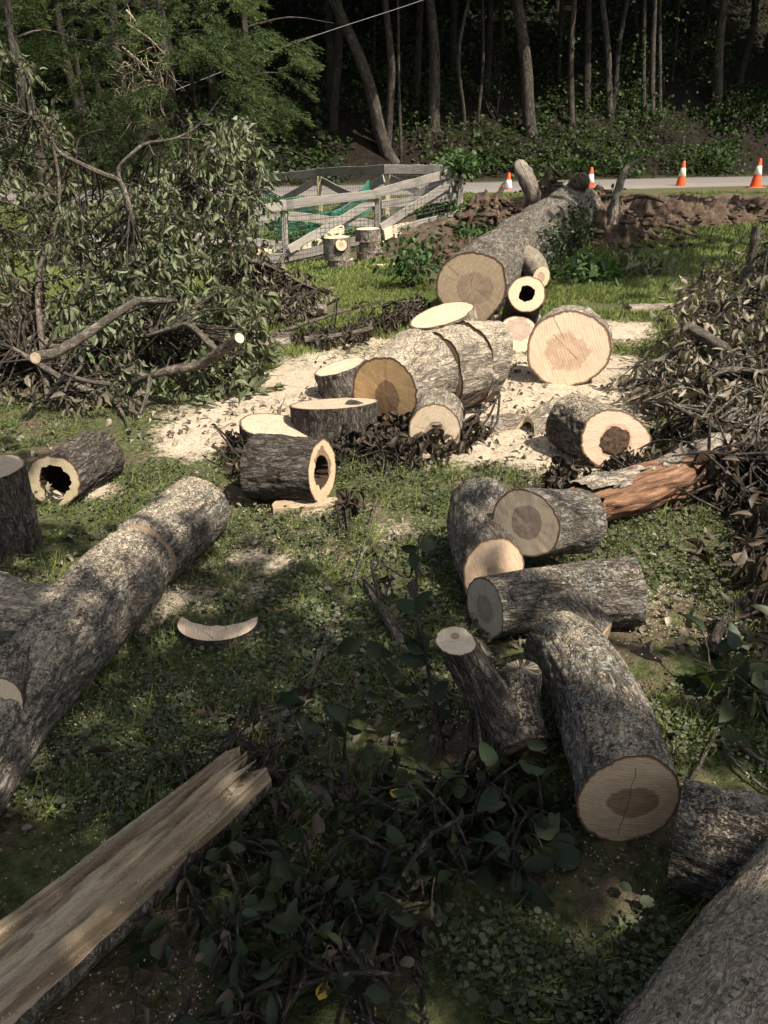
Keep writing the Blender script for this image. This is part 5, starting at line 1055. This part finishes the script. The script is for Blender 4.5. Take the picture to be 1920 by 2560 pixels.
# right heap
YR = [(640, 5.6), (800, 4.9), (950, 4.5), (1100, 4.0), (1250, 3.5), (1400, 3.1), (1550, 2.75)]
RB = "branches of the right brush pile"
brush("cut_branch", "branch with bright cut stub at the top of right pile", "branch", [[W(1716, 815, 4.75, .034), W(1760, 840, 4.75, .034), W(1800, 865, 4.75, .034), W(1850, 898, 4.8, .032), W(1960, 950, 4.9, .03)], [W(1780, 757, 5.2, .022), W(1840, 748, 5.3, .022), W(1960, 760, 5.4, .02)]],
      [(2100, 640), (1900, 650), (1840, 655), (1780, 690), (1730, 730), (1715, 790), (1700, 860), (1740, 900), (1860, 900), (2100, 880)], YR, 1.1, 300, seed=11, group=RB, parts=50, mat=LEAF_DRY, key="d", vlo=.2)
brush("dead_sapling", "grey bare sapling stem leaning at the right edge", "branch", [[W(1860, 715, 5.6, .035), W(1880, 640, 5.6, .032), W(1892, 565, 5.6, .028)], [W(1905, 700, 5.5, .012), W(1915, 640, 5.5, .01), W(1930, 600, 5.5, .006)]],
      [(1890, 600), (2060, 560), (2060, 700), (1880, 700)], YR, .5, 24, seed=12, parts=8, faces=False)
brush("cut_branch", "dry leaved branch spilling onto sawdust, right pile", "branch", [[W(1690, 890, 4.7, .004), W(1600, 960, 4.6, .009), W(1510, 975, 4.5, .005), W(1480, 970, 4.5, .002)], [W(1760, 945, 4.5, .024), W(1830, 925, 4.5, .022), W(1960, 940, 4.6, .02)], [W(1640, 900, 4.8, .010), W(1590, 950, 4.7, .008), W(1530, 970, 4.6, .004)]],
      [(1680, 870), (1770, 880), (1900, 900), (2100, 900), (2100, 1010), (1800, 1010), (1700, 1010), (1650, 990), (1630, 940)], YR, .7, 330, seed=13, group=RB, parts=50, mat=LEAF_DRY, key="d", vlo=.35)
brush("cut_branch", "long dark bare whip arching left from right pile", "branch", [[W(1605, 1005, 4.1, .003), W(1670, 1010, 4.0, .006), W(1740, 1045, 3.9, .008), W(1820, 1090, 3.8, .010), W(1880, 1140, 3.7, .012), W(1895, 1200, 3.6, .013)],
      [W(1590, 1125, 3.8, .002), W(1650, 1100, 3.8, .004), W(1740, 1110, 3.75, .005), W(1830, 1140, 3.7, .007), W(1940, 1170, 3.7, .008)], [W(1700, 1220, 3.4, .004), W(1760, 1185, 3.4, .005), W(1850, 1180, 3.45, .006), W(1960, 1210, 3.5, .008)]],
      [(1690, 1030), (1780, 1000), (2100, 1000), (2100, 1160), (1800, 1170), (1730, 1140), (1690, 1120)], YR, .6, 330, seed=14, group=RB, parts=60, mat=LEAF_DRY, key="d", faces=False, limbmat=TWIG_D, twig=TWIG)
brush("cut_branch", "drooping leafy branch hanging before the rotten log", "branch", [[W(1930, 1130, 3.5, .014), W(1860, 1150, 3.4, .012), W(1780, 1130, 3.35, .009), W(1680, 1140, 3.3, .004)], [W(1850, 1200, 3.3, .010), W(1870, 1300, 3.2, .012), W(1890, 1420, 3.05, .014), W(1900, 1460, 3., .012)], [W(1690, 1215, 3.25, .004), W(1750, 1250, 3.2, .006), W(1830, 1290, 3.2, .006)]],
      [(1700, 1130), (1760, 1120), (2100, 1130), (2100, 1330), (1870, 1330), (1810, 1290), (1750, 1230), (1710, 1190)], [(1000, 3.75), (1150, 3.45), (1300, 3.15), (1400, 3.0)], .5, 260, seed=15, group=RB, parts=60, mat=LEAF_DEAD, key="k", faces=False, limbmat=TWIG_D, vlo=.2)
brush("cut_branch", "dark crooked branch resting on grass at lower right", "branch", [[W(1780, 1640, 2.45, .018), W(1800, 1570, 2.55, .020), W(1840, 1520, 2.6, .020), W(1900, 1470, 2.7, .018), W(1970, 1440, 2.75, .016)], [W(1840, 1560, 2.5, .014), W(1880, 1610, 2.4, .012), W(1895, 1720, 2.25, .008), W(1930, 1740, 2.2, .006)], [W(1815, 1590, 2.5, .010), W(1870, 1560, 2.5, .010), W(1920, 1490, 2.6, .008)]],
      [(1820, 1380), (2060, 1330), (2060, 1720), (1900, 1700), (1820, 1600)], [(1300, 3.1), (1500, 2.65), (1700, 2.3)], .25, 90, seed=16, parts=50, mat=LEAF_DEAD, key="k", faces=False, limbmat=TWIG_D, vlo=.3)
brush("cut_branch", "curved bare twig looping over grass at lower right", "branch", [[W(1700, 1760, 2.1, .009), W(1720, 1745, 2.12, .009), W(1770, 1755, 2.1, .009), W(1810, 1800, 2.0, .010), W(1860, 1870, 1.9, .009), W(1950, 1930, 1.8, .008)], [W(1810, 1800, 2.0, .007), W(1780, 1850, 1.92, .006), W(1740, 1930, 1.8, .005), W(1700, 1990, 1.75, .003)], [W(1800, 1850, 1.92, .006), W(1850, 1920, 1.85, .005), W(1950, 2000, 1.75, .004)]],
      [(1680, 1800), (1800, 1820), (1950, 1900), (1950, 1980), (1780, 1960), (1660, 1900)], [(1700, 2.15), (2000, 1.75)], .12, 12, leaf=(.07, .11), per=(2, 5), tm=BROAD, mat=LEAF_GREEN, key="g", seed=17, parts=30, faces=False, droop=.3)
# wilted heap before the grey ended log, dark debris behind the heap, clump near the rotten log
brush("wilted_branch", "heap of black wilted leaves before the central logs", "branch", [[W(850, 1160, 4.05, .008), W(900, 1130, 4.1, .010), W(960, 1100, 4.2, .010), W(1000, 1080, 4.3, .007)], [W(1180, 1050, 4.3, .004), W(1230, 1010, 4.4, .003), W(1250, 980, 4.4, .002), W(1210, 975, 4.4, .0015)], [W(900, 1400, 3.0, .004), W(950, 1220, 3.55, .005), W(990, 1140, 3.8, .004)]],
      [(850, 1150), (900, 1110), (980, 1090), (1060, 1075), (1190, 1075), (1210, 1110), (1160, 1150), (1080, 1190), (1000, 1215), (900, 1210), (850, 1190)], [(1050, 4.25), (1120, 4.0), (1220, 3.62)], .12, 170, leaf=(.04, .075), per=(4, 8), tm=CURLED, mat=LEAF_DEAD, key="k", seed=21, parts=120, faces=False, spread=.9, droop=.5, sprL=(.06, .16))
brush("wilted_branch", "dark withered twigs strewn behind the central log heap", "branch", [[W(700, 830, 6.6, .02), W(820, 790, 6.9, .012), W(960, 750, 7.2, .006)], [W(760, 850, 6.2, .03), W(860, 838, 6.3, .028), W(930, 820, 6.4, .02)], [W(930, 770, 6.9, .006), W(1000, 755, 7.0, .008), W(1070, 750, 7.2, .01)]],
      [(740, 845), (860, 815), (960, 780), (1060, 755), (1060, 785), (960, 805), (900, 850), (760, 865)], [(600, 8.2), (700, 7.6), (800, 6.6), (880, 6.)], .3, 95, leaf=(.045, .08), sprL=(.1, .22), mat=LEAF_DEAD, key="k", seed=22, parts=40, faces=False, vlo=.15)
brush("wilted_branch", "small black leaf clump beside the stack and rotten log", "branch", [[W(1370, 1290, 3.5, .006), W(1400, 1265, 3.5, .005), W(1420, 1250, 3.5, .003)]],
      [(1370, 1230), (1430, 1220), (1440, 1280), (1390, 1300)], [(1200, 3.55), (1300, 3.4)], .12, 22, sprL=(.05, .12), leaf=(.04, .07), tm=CURLED, mat=LEAF_DEAD, key="k", seed=23, parts=40, faces=False)
brush("wilted_branch", "dark frond litter on grass below the punky log", "branch", [[W(1490, 1215, 3.7, .004), W(1550, 1190, 3.75, .005), W(1600, 1185, 3.75, .003)]],
      [(1480, 1210), (1560, 1175), (1620, 1185), (1560, 1215)], [(1150, 3.85), (1230, 3.6)], .03, 40, zmin=0., sprL=(.03, .07), leaf=(.03, .06), tm=WILT, mat=LEAF_DEAD, key="k", seed=24, parts=30, faces=False, vlo=.3)
brush("wilted_branch", "dead leaf tuft on sunny grass left of the stack", "branch", [[W(845, 1330, 3.25, .003), W(860, 1310, 3.25, .003)]], [(840, 1300), (880, 1290), (890, 1340), (850, 1345)], [(1280, 3.35), (1350, 3.1)], .05, 7, sprL=(.04, .08), leaf=(.04, .07), tm=CURLED, mat=LEAF_DEAD, key="k", seed=25, parts=40, faces=False)
brush("wilted_branch", "dead leaves lying left of the dark hollow log", "branch", [[W(560, 1150, 3.95, .004), W(610, 1165, 3.9, .004), W(640, 1190, 3.8, .003)]], [(560, 1130), (620, 1130), (640, 1190), (630, 1260), (590, 1220)], [(1130, 4.), (1260, 3.5)], .1, 26, leaf=(.04, .07), sprL=(.05, .12), tm=CURLED, mat=LEAF_DEAD, key="k", seed=26, parts=40, faces=False, vlo=.3)
# foreground branches with broad dark leaves
FB = "leafy branches on the foreground ground"
brush("fallen_branch", "long bare grey branch running up the foreground grass", "branch", [[W(560, 1860, 1.80, .014), W(660, 1810, 1.92, .013), W(745, 1760, 2.02, .012), W(790, 1660, 2.2, .010), W(830, 1560, 2.42, .009), W(865, 1480, 2.58, .006), W(900, 1400, 2.85, .004), W(955, 1210, 3.5, .002)],
      [W(705, 1790, 1.95, .009), W(690, 1870, 1.82, .008), W(670, 1940, 1.72, .008), W(600, 2010, 1.62, .006), W(520, 2170, 1.45, .005)], [W(672, 1945, 1.72, .006), W(730, 2030, 1.62, .005), W(790, 2120, 1.5, .003)], [W(700, 1920, 1.74, .005), W(760, 1930, 1.72, .005), W(810, 1970, 1.66, .004)], [W(520, 2170, 1.42, .004), W(420, 2170, 1.42, .003), W(380, 2165, 1.42, .002)]],
      [(370, 2160), (440, 2150), (560, 1990), (690, 1900), (800, 1960), (760, 2080), (600, 2150)], [(1850, 1.85), (2200, 1.36)], .1, 16, leaf=(.05, .085), per=(2, 4), tm=CURLED, mat=LEAF_DEAD, key="k", seed=31, parts=60, faces=False, group=FB)
brush("fallen_branch", "pale knobbly bare branch left of the forked log", "branch", [[W(912, 1450, 2.68, .010), W(950, 1520, 2.5, .015), W(1000, 1600, 2.3, .016), W(1060, 1680, 2.15, .015), W(1130, 1730, 2.05, .013)], [W(950, 1510, 2.52, .009), W(990, 1560, 2.42, .008), W(1015, 1600, 2.33, .006)], [W(1090, 1780, 1.95, .010), W(1095, 1850, 1.85, .008), W(1088, 1890, 1.8, .004)]],
      [(940, 1500), (1000, 1480), (1040, 1560), (980, 1580)], [(1450, 2.7), (1600, 2.35)], .05, 3, leaf=(.05, .08), per=(2, 4), tm=CURLED, mat=LEAF_DEAD, key="k", seed=32, parts=20, faces=False, group=FB)
STEMS = [[W(1110, 1890, 1.72, .007), W(1090, 1780, 1.78, .006), W(1060, 1620, 1.86, .005), W(1040, 1500, 1.94, .004), W(1048, 1340, 2.05, .002)], [W(1110, 1890, 1.72, .006), W(1075, 1760, 1.78, .005), W(1000, 1680, 1.82, .003), W(900, 1600, 1.86, .002)], [W(860, 1900, 1.72, .005), W(870, 1800, 1.76, .004), W(910, 1730, 1.8, .002)], [W(780, 1880, 1.72, .005), W(740, 1800, 1.78, .004), W(700, 1740, 1.82, .002)]]
t = thing("leafy_shoots", "dark upright leafy shoots rising in the middle foreground", "shoot", (*D(1100, 1880, 1.74)[:2], 0.), FB)
for q, L in enumerate(STEMS):
    P = smooth_path(np.array([p[:3] for p in L]), 24); v, f, bc = tube(P, np.linspace(L[0][3], L[-1][3], 24), 6, 0, 1, q); part("stem", v.reshape(-1, 3), f, TWIG_D, t, True, {'bc': bc.reshape(-1, 3)})
    n = 15 if q == 0 else 8; u = rng.integers(5, 24, n); pos = P[u]; T = unit(np.gradient(P, axis=0))[u]
    dr = T * .5 + rng.normal(size=(n, 3)) * [.7, .5, .4] + [0, 0, -.15]; leaf_parts(t, BROAD, pos, basis(dr, rng.normal(size=(n, 3)) * .5 + [0, -.7, .5]), rng.uniform(.05, .09, n), rng.uniform(0, .5, n), LEAF_GREEN, "g")
brush("fallen_branch", "broad dark green leaves on a branch across bottom centre", "branch", [[W(600, 2580, 1.05, .010), W(700, 2440, 1.12, .010), W(780, 2300, 1.22, .009), W(860, 2220, 1.3, .007)], [W(400, 2200, 1.35, .004), W(600, 2210, 1.36, .006), W(800, 2210, 1.36, .005)], [W(950, 2150, 1.40, .012), W(1080, 2040, 1.52, .013), W(1160, 1900, 1.68, .013), W(1225, 1865, 1.75, .014), W(1290, 1850, 1.8, .012)], [W(800, 1975, 1.62, .007), W(960, 1970, 1.63, .007), W(1120, 1930, 1.66, .006), W(1160, 1910, 1.68, .005)]],
      [(560, 2150), (680, 2020), (780, 1920), (1000, 1880), (1180, 1930), (1330, 2050), (1380, 2140), (1250, 2200), (1120, 2300), (1080, 2560), (480, 2620), (440, 2300)], [(1850, 1.76), (2050, 1.48), (2300, 1.20), (2600, .92)], .04, 125, leaf=(.035, .078), per=(2, 5), tm=BROAD, mat=LEAF_GREEN, key="g", seed=34, parts=300, faces=False, droop=.25, spread=.8, sprL=(.05, .15), group=FB, link=.4, vhi=.98, zmin=.02)
brush("fallen_branch", "leafy twig drooping right of the upright dark shoots", "branch", [[W(1180, 1930, 1.66, .006), W(1240, 1990, 1.58, .005), W(1290, 2080, 1.48, .004)], [W(1310, 1960, 1.62, .004), W(1350, 1990, 1.58, .004), W(1400, 2030, 1.53, .003)]],
      [(1180, 1960), (1330, 1980), (1400, 2120), (1330, 2200), (1180, 2180), (1120, 2060)], [(1900, 1.66), (2200, 1.28)], .1, 34, leaf=(.06, .10), per=(3, 5), tm=BROAD, mat=LEAF_GREEN, key="g", seed=35, parts=110, faces=False, droop=.7, sprL=(.08, .2), group=FB)

brush("wilted_branch", "matted brown dead leaves under the broad leaved branch", "branch", [[W(500, 2400, 1.16, .004), W(640, 2300, 1.24, .005), W(760, 2100, 1.45, .004)], [W(850, 2560, 1.0, .004), W(900, 2400, 1.14, .004), W(960, 2250, 1.28, .003)]],
      [(420, 2100), (640, 1960), (1000, 1900), (1250, 2000), (1300, 2150), (1150, 2350), (1000, 2600), (300, 2620)], [(1850, 1.76), (2050, 1.50), (2300, 1.23), (2600, .95)], .02, 120, leaf=(.03, .06), per=(2, 4), tm=CURLED, mat=LEAF_DEAD, key="k", seed=36, parts=150, faces=False, droop=.1, spread=1., sprL=(.02, .06), group=FB, link=.05, zmin=0., vlo=.3)
# ------------------------------------------------------------------ living plants
shrub("leafy green bush growing left of the fallen trunk end", 1030, 722, .36, .50, 46, .075, LEAF_FRESH, "green_bush", "shrub", tmpl=BROAD[0], stems=12)
shrub("small weedy bush between fence end and trunk", 1180, 640, .35, .40, 30, .08, LEAF_FRESH, "green_bush", "shrub", tmpl=BROAD[0], stems=8)
shrub("low broad leaved plant in the shade beside the trunk", 1470, 705, .40, .20, 26, .12, LEAF_FRESH, "low_plant", "plant", tmpl=BROAD[1], stems=6)
shrub("low broad leaved plant further right in the lawn shade", 1600, 690, .30, .16, 14, .11, LEAF_WILT, "low_plant", "plant", tmpl=BROAD[1], stems=6)
shrub("vine tuft crowning the fence end post", 1155, 440, .26, .34, 40, .10, LEAF_FRESH, "climbing_vine", "vine", base=D(1150, 445, 14.75), tmpl=BROAD[0], stems=6)
shrub("vine leaves at the foot of the fence end", 1120, 540, .35, .35, 26, .08, LEAF_FRESH, "climbing_vine", "vine", base=D(1115, 560, 14.75), tmpl=BROAD[0], stems=6)
shrub("bright weeds inside the fence behind the green netting", 790, 590, .9, .35, 120, .09, LEAF_FRESH, "garden_weeds", "plant", base=(*D(770, 590, 14.6)[:2], float(gz(-1.2, 14.6))), tmpl=BROAD[0], stems=8)
shrub("weeds inside the fence near its end post", 1060, 560, .5, .25, 50, .08, LEAF_FRESH, "garden_weeds", "plant", base=(*D(1055, 560, 15.0)[:2], float(gz(.6, 15.0))), tmpl=BROAD[0], stems=8)
shrub("weeds at the base of the fence end post", 1185, 560, .45, .3, 40, .08, LEAF_FRESH, "garden_weeds", "plant", base=(*D(1190, 550, 15.4)[:2], float(gz(1.8, 15.4))), tmpl=BROAD[0], stems=6)
P = []
for q in range(150):      # ivy on the shaded flank of the trunk
    f = rng.uniform(.35, 1.02); c = tn * (1 - f) + tf * f; a = rng.uniform(-.9, .75); r = np.interp(f, [0, .5, 1], [.31, .36, .43]) * 1.0; P.append(c + np.array([math.cos(a) * r, -.28 * math.cos(a) * r, math.sin(a) * r * .9]))
P = np.array(P); t = thing("ivy", "dark ivy clinging to the shaded flank of the fallen trunk", "ivy", (*tf[:2], 0.)); V, F, A = leaf_cloud(P, 6, .05, .06, BROAD[0], .3); part("foliage", V, F, LEAF_GREEN, t, True, A)
ch = []
for q in range(14):
    i0 = rng.integers(len(P)); o_ = np.argsort(((P - P[i0]) ** 2).sum(1))[[0, 5, 14, 30]]; v, f, bc = tube(smooth_path(P[o_], 12), [.005] * 12, 5); ch.append((v.reshape(-1, 3), f, {'bc': bc.reshape(-1, 3)}))
V, F, A = merge(ch); part("stem", V, F, TWIG_D, t, True, A)["kind"] = "stuff"
c0 = D(1490, 540, 14.2); c0[2] = float(gz(c0[0], c0[1])); shrub("leafy tangle between the trunk and the curved torn root", 0, 0, .35, .55, 45, .08, LEAF_FRESH, "green_bush", "shrub", base=c0, tmpl=BROAD[0], stems=8)

# ------------------------------------------------------------------ grass, clover, chips, litter
BL = (BLADE[0], np.array([[0, 1, 2], [0, 2, 3], [3, 2, 4]]))
def ground_points(n, y0, y1, power=1., margin=1.25):
    y = (rng.random(n) ** power) * (y1 - y0) + y0; x = rng.uniform(-1, 1, n) * (.55 * y + .9) * margin; return x, y
def scat(name, label, x, y, tmpl, size, dirs, nrms, var, mat, cat, lift=.0):
    p = xyz(x, y, ground_z(x, y) + lift + (fbm(xyz(x * 9, y * 9), 8, 3) - .5) * .035 * np.exp(-y / 14)); V, F, A = scatter(tmpl, p, basis(dirs, nrms), size, var)
    o = obj(name, mesh(name, V, F, mat, True, A)); tag(o, label, cat, kind="stuff"); return o
def grass_layer(n, y0, y1, hgt, wid, thr, power, name, label, keep=.0):
    x, y = ground_points(n, y0, y1, power); cl = fbm(xyz(x * 1.6, y * 1.6), 61, 4); sw = saw_f(x, y) + (fbm(xyz(x * 3, y * 3), 8, 3) - .5) * .9; so_ = soil_f(x, y) + (fbm(xyz(x * 1.2, y * 1.2), 9, 3) - .5) * .6
    k = (cl > thr) & (sw < .42) & (so_ < .45) & (y < road_y(x) - 1.9); k |= (rng.random(len(x)) < keep) & (y < 5); x, y = x[k], y[k]; m = len(x); a = rng.uniform(0, 6.28, m); ln = rng.uniform(.15, 1.1, m)
    d = np.stack([np.cos(a) * ln, np.sin(a) * ln, np.ones(m)], -1); h = rng.uniform(.5, 1.2, m) * hgt; size = np.stack([np.full(m, wid) * rng.uniform(.7, 1.2, m), h, h], -1)
    scat(name, label, x, y, BL, size, d, np.stack([-np.sin(a), np.cos(a), 0 * a], -1) + rdir(m) * .4, np.clip(.15 + .5 * fbm(xyz(x * .8, y * .8), 77, 2) + rng.random(m) * .5 - .15, 0, 1), GRASS, "grass", -.004)
# patches of blades and clover, laid out by geometry nodes
def patch_mesh(name, size, nb, nc, hgt, wid, csize, mats, seed, flat=.0):
    r = np.random.default_rng(seed); ch = []
    if nb:
        p = np.zeros((nb, 3)); rad = np.sqrt(r.random(nb)) * size; a = r.uniform(0, 6.28, nb); p[:, 0] = np.cos(a) * rad; p[:, 1] = np.sin(a) * rad; a = r.uniform(0, 6.28, nb); ln = r.uniform(.1, 1.2, nb); h = r.uniform(.45, 1.2, nb) * hgt
        ch.append(scatter(BL, p, basis(np.stack([np.cos(a) * ln, np.sin(a) * ln, np.ones(nb)], -1), np.stack([-np.sin(a), np.cos(a), 0 * a], -1) + rdir(nb, r) * .4), np.stack([wid * r.uniform(.7, 1.2, nb), h, h], -1), np.clip(r.normal(.5, .25, nb), 0, 1)))
    k = len(ch[0][1]) if ch else 0
    if nc:
        p = np.zeros((nc, 3)); rad = np.sqrt(r.random(nc)) * size; a = r.uniform(0, 6.28, nc); p[:, 0] = np.cos(a) * rad; p[:, 1] = np.sin(a) * rad; p[:, 2] = r.uniform(.004, .035, nc)
        V, F, A = scatter(HEX, p, basis(rdir(nc, r) * [1, 1, .25], rdir(nc, r) * .5 + [0, 0, 1]), r.uniform(.5, 1.3, nc) * csize, r.random(nc)); tri = np.concatenate([F[:, [0, 1, 2]], F[:, [0, 2, 3]], F[:, [0, 3, 4]], F[:, [0, 4, 5]]]); ch.append((V, tri, A))
    V, F, A = merge(ch); me = mesh(name, V, F, mats[0], True, A)
    if len(mats) > 1:
        me.materials.append(mats[1]); mi = np.zeros(len(me.polygons), np.int32); mi[k:] = 1; me.polygons.foreach_set("material_index", mi)
    return me
def lay(name, label, cat, x, y, patches, smin, smax):
    p = xyz(x, y, ground_z(x, y) - .004 + (fbm(xyz(x * 9, y * 9), 8, 3) - .5) * .035 * np.exp(-y / 14)); me = bpy.data.meshes.new(name); me.vertices.add(len(p)); me.vertices.foreach_set("co", np.ascontiguousarray(p, np.float32).ravel())
    o = obj(name, me); tag(o, label, cat, kind="stuff"); ng = bpy.data.node_groups.new(name, 'GeometryNodeTree'); ng.interface.new_socket("Geometry", in_out='INPUT', socket_type='NodeSocketGeometry'); ng.interface.new_socket("Geometry", in_out='OUTPUT', socket_type='NodeSocketGeometry')
    N = ng.nodes; lk = ng.links.new; gi = N.new("NodeGroupInput"); go = N.new("NodeGroupOutput"); jn = N.new("GeometryNodeJoinGeometry"); ix = N.new("GeometryNodeInputIndex")
    for q, pm in enumerate(patches):
        src = bpy.data.objects.new(name + "_patch", pm); oi = N.new("GeometryNodeObjectInfo"); oi.inputs['Object'].default_value = src; oi.inputs['As Instance'].default_value = True
        io = N.new("GeometryNodeInstanceOnPoints"); rv = N.new("FunctionNodeRandomValue"); rv.data_type = 'FLOAT_VECTOR'; rv.inputs[0].default_value = (-.08, -.08, 0); rv.inputs[1].default_value = (.08, .08, 6.283); rs = N.new("FunctionNodeRandomValue"); rs.data_type = 'FLOAT'; rs.inputs[2].default_value = smin; rs.inputs[3].default_value = smax; rs.inputs['Seed'].default_value = 7
        md = N.new("ShaderNodeMath"); md.operation = 'MODULO'; md.inputs[1].default_value = len(patches); cp = N.new("ShaderNodeMath"); cp.operation = 'COMPARE'; cp.inputs[1].default_value = q; cp.inputs[2].default_value = .1
        lk(ix.outputs[0], md.inputs[0]); lk(md.outputs[0], cp.inputs[0]); lk(gi.outputs[0], io.inputs['Points']); lk(cp.outputs[0], io.inputs['Selection']); lk(oi.outputs['Geometry'], io.inputs['Instance']); lk(rv.outputs[0], io.inputs['Rotation']); lk(rs.outputs[1], io.inputs['Scale']); lk(io.outputs[0], jn.inputs[0])
    lk(jn.outputs[0], go.inputs[0]); md_ = o.modifiers.new("scatter", 'NODES'); md_.node_group = ng; return o
def keep_lawn(x, y, thr, f=1.6, sd=61):
    cl = fbm(xyz(x * f, y * f), sd, 4); sw = saw_f(x, y) + (fbm(xyz(x * 3, y * 3), 8, 3) - .5) * .9; so_ = soil_f(x, y) + (fbm(xyz(x * 1.2, y * 1.2), 9, 3) - .5) * .6
    k = (cl > thr) & (sw < .50) & (so_ < .45) & (y < road_y(x) - 1.9); return x[k], y[k]
near_p = [patch_mesh("clover_patch", .05, 30, 3, .085, .003, .022, (GRASS, CLOVER), 18), patch_mesh("clover_patch", .08, 16, 18, .03, .0028, .021, (GRASS, CLOVER), 19)] + [patch_mesh("clover_patch", .07, 26, 26, .035, .0028, .012, (GRASS, CLOVER), q) for q in range(4)] + [patch_mesh("clover_patch", .06, 44, 8, .045, .0026, .011, (GRASS, CLOVER), 10 + q) for q in range(2)]
x, y = ground_points(13000, .75, 5.4, .72); xn, yn = ground_points(4200, .7, 2.3, 1.); x = np.concatenate([x, xn]); y = np.concatenate([y, yn])
lay("ground_cover", "clover and short grass carpeting the near ground", "ground cover", *keep_lawn(x, y, .445, 2.2), near_p, .6, 1.3)
mid_p = [patch_mesh("grass_patch", .11, 90, 0, .05, .006, 0, (GRASS,), 20 + q) for q in range(4)]
x, y = ground_points(13000, 4.6, 11., .8); lay("lawn_grass", "short sunny grass between the logs and fence", "grass", *keep_lawn(x, y, .40), mid_p, .6, 1.3)
far_p = [patch_mesh("grass_patch", .2, 90, 0, .065, .013, 0, (GRASS,), 30 + q) for q in range(4)]
x, y = ground_points(9000, 10.2, 20.8, .75); lay("lawn_grass", "mown grass of the far lawn beside the road", "grass", *keep_lawn(x, y, .36), far_p, .7, 1.4)
# sawdust flakes
x, y = ground_points(90000, .8, 6.0, .85); xn, yn = ground_points(45000, .75, 2.6, 1.); x = np.concatenate([x, xn]); y = np.concatenate([y, yn]); cl = fbm(xyz(x * 2.6, y * 2.6), 81, 4) * .75 + np.clip(saw_f(x, y), 0, 1) * .55; k = rng.random(len(x)) < ss((cl - .30) / .40); x, y = x[k], y[k]; m = len(x)
scat("wood_chips", "pale sawdust flakes scattered over the ground", x, y, DIAMOND, np.stack([rng.uniform(.003, .010, m), rng.uniform(.003, .010, m), np.full(m, .01)], -1), rdir(m) * [1, 1, .3], rdir(m) * .5 + [0, 0, 1], rng.random(m), CHIPS, "wood chips", .026)
# dead leaves on the ground
x, y = ground_points(9000, .9, 6.5, .8); xn, yn = ground_points(4500, .75, 2.4, 1.); x = np.concatenate([x, xn]); y = np.concatenate([y, yn]); cl = fbm(xyz(x * 1.5, y * 1.5), 91, 3); k = cl > .46; x, y = x[k], y[k]; m = len(x)
scat("leaf_litter", "curled dead leaves scattered over the ground", x, y, CURLED[1], rng.uniform(.012, .05, m), rdir(m) * [1, 1, .3], rdir(m) * .7 + [0, 0, 1], rng.random(m) ** 1.4, LEAF_DRY, "leaf litter", .02)
ch = []
for q in range(480):       # loose twigs
    x, y = ground_points(1, .9, 7.); p = np.array([x[0], y[0], float(ground_z(x[0], y[0])) + .015]); a = rng.uniform(0, 6.28); L = rng.gamma(2., .05) + .04; d = np.array([math.cos(a), math.sin(a), rng.normal() * .08]) * L
    v, f, bc = tube(smooth_path([p, p + d * .5 + rng.normal(size=3) * .012, p + d], 6), np.linspace(1, .5, 6) * rng.uniform(.0015, .004), 4); ch.append((v.reshape(-1, 3), f, {'bc': bc.reshape(-1, 3)}))
V, F, A = merge(ch); tag(obj("loose_twigs", mesh("loose_twigs", V, F, TWIG, True, A)), "thin loose twigs littering the ground between logs", "twigs", kind="stuff")
# leaves inside the hollow log and a yellow leaf
for q in range(9):
    pos = x0 + rng.normal(size=3) * [.035, .01, .012] + [0, -.02, -.045]; leaf_parts(bpy.data.objects.get("hollow_log.001") or t, CURLED, pos[None], basis(rdir(1), rdir(1) + [0, -1, .3]), [.05], [.85], LEAF_DRY, "d")
YEL = leaf_mat("yellow_leaf", [(0., (.55, .36, .03)), (1., (.65, .45, .06))], .2)
for lab, px, py in [("yellow fallen leaf at the bottom edge", 800, 2540), ("small yellow leaf beside the sunlit clover patch", 982, 2030)]:
    p = G2(px, py) + [0, 0, .05]; V, F = BROAD[2]; o = obj("yellow_leaf", mesh("yellow_leaf", V, F, YEL, True, {'var': rng.random(len(V))})); M = Matrix((basis(np.array([[.3, .8, .2]]), np.array([[0, -.4, 1.]]))[0] * .045).tolist()).to_4x4(); M.translation = Vector(p); o.matrix_world = M; tag(o, lab, "leaf")
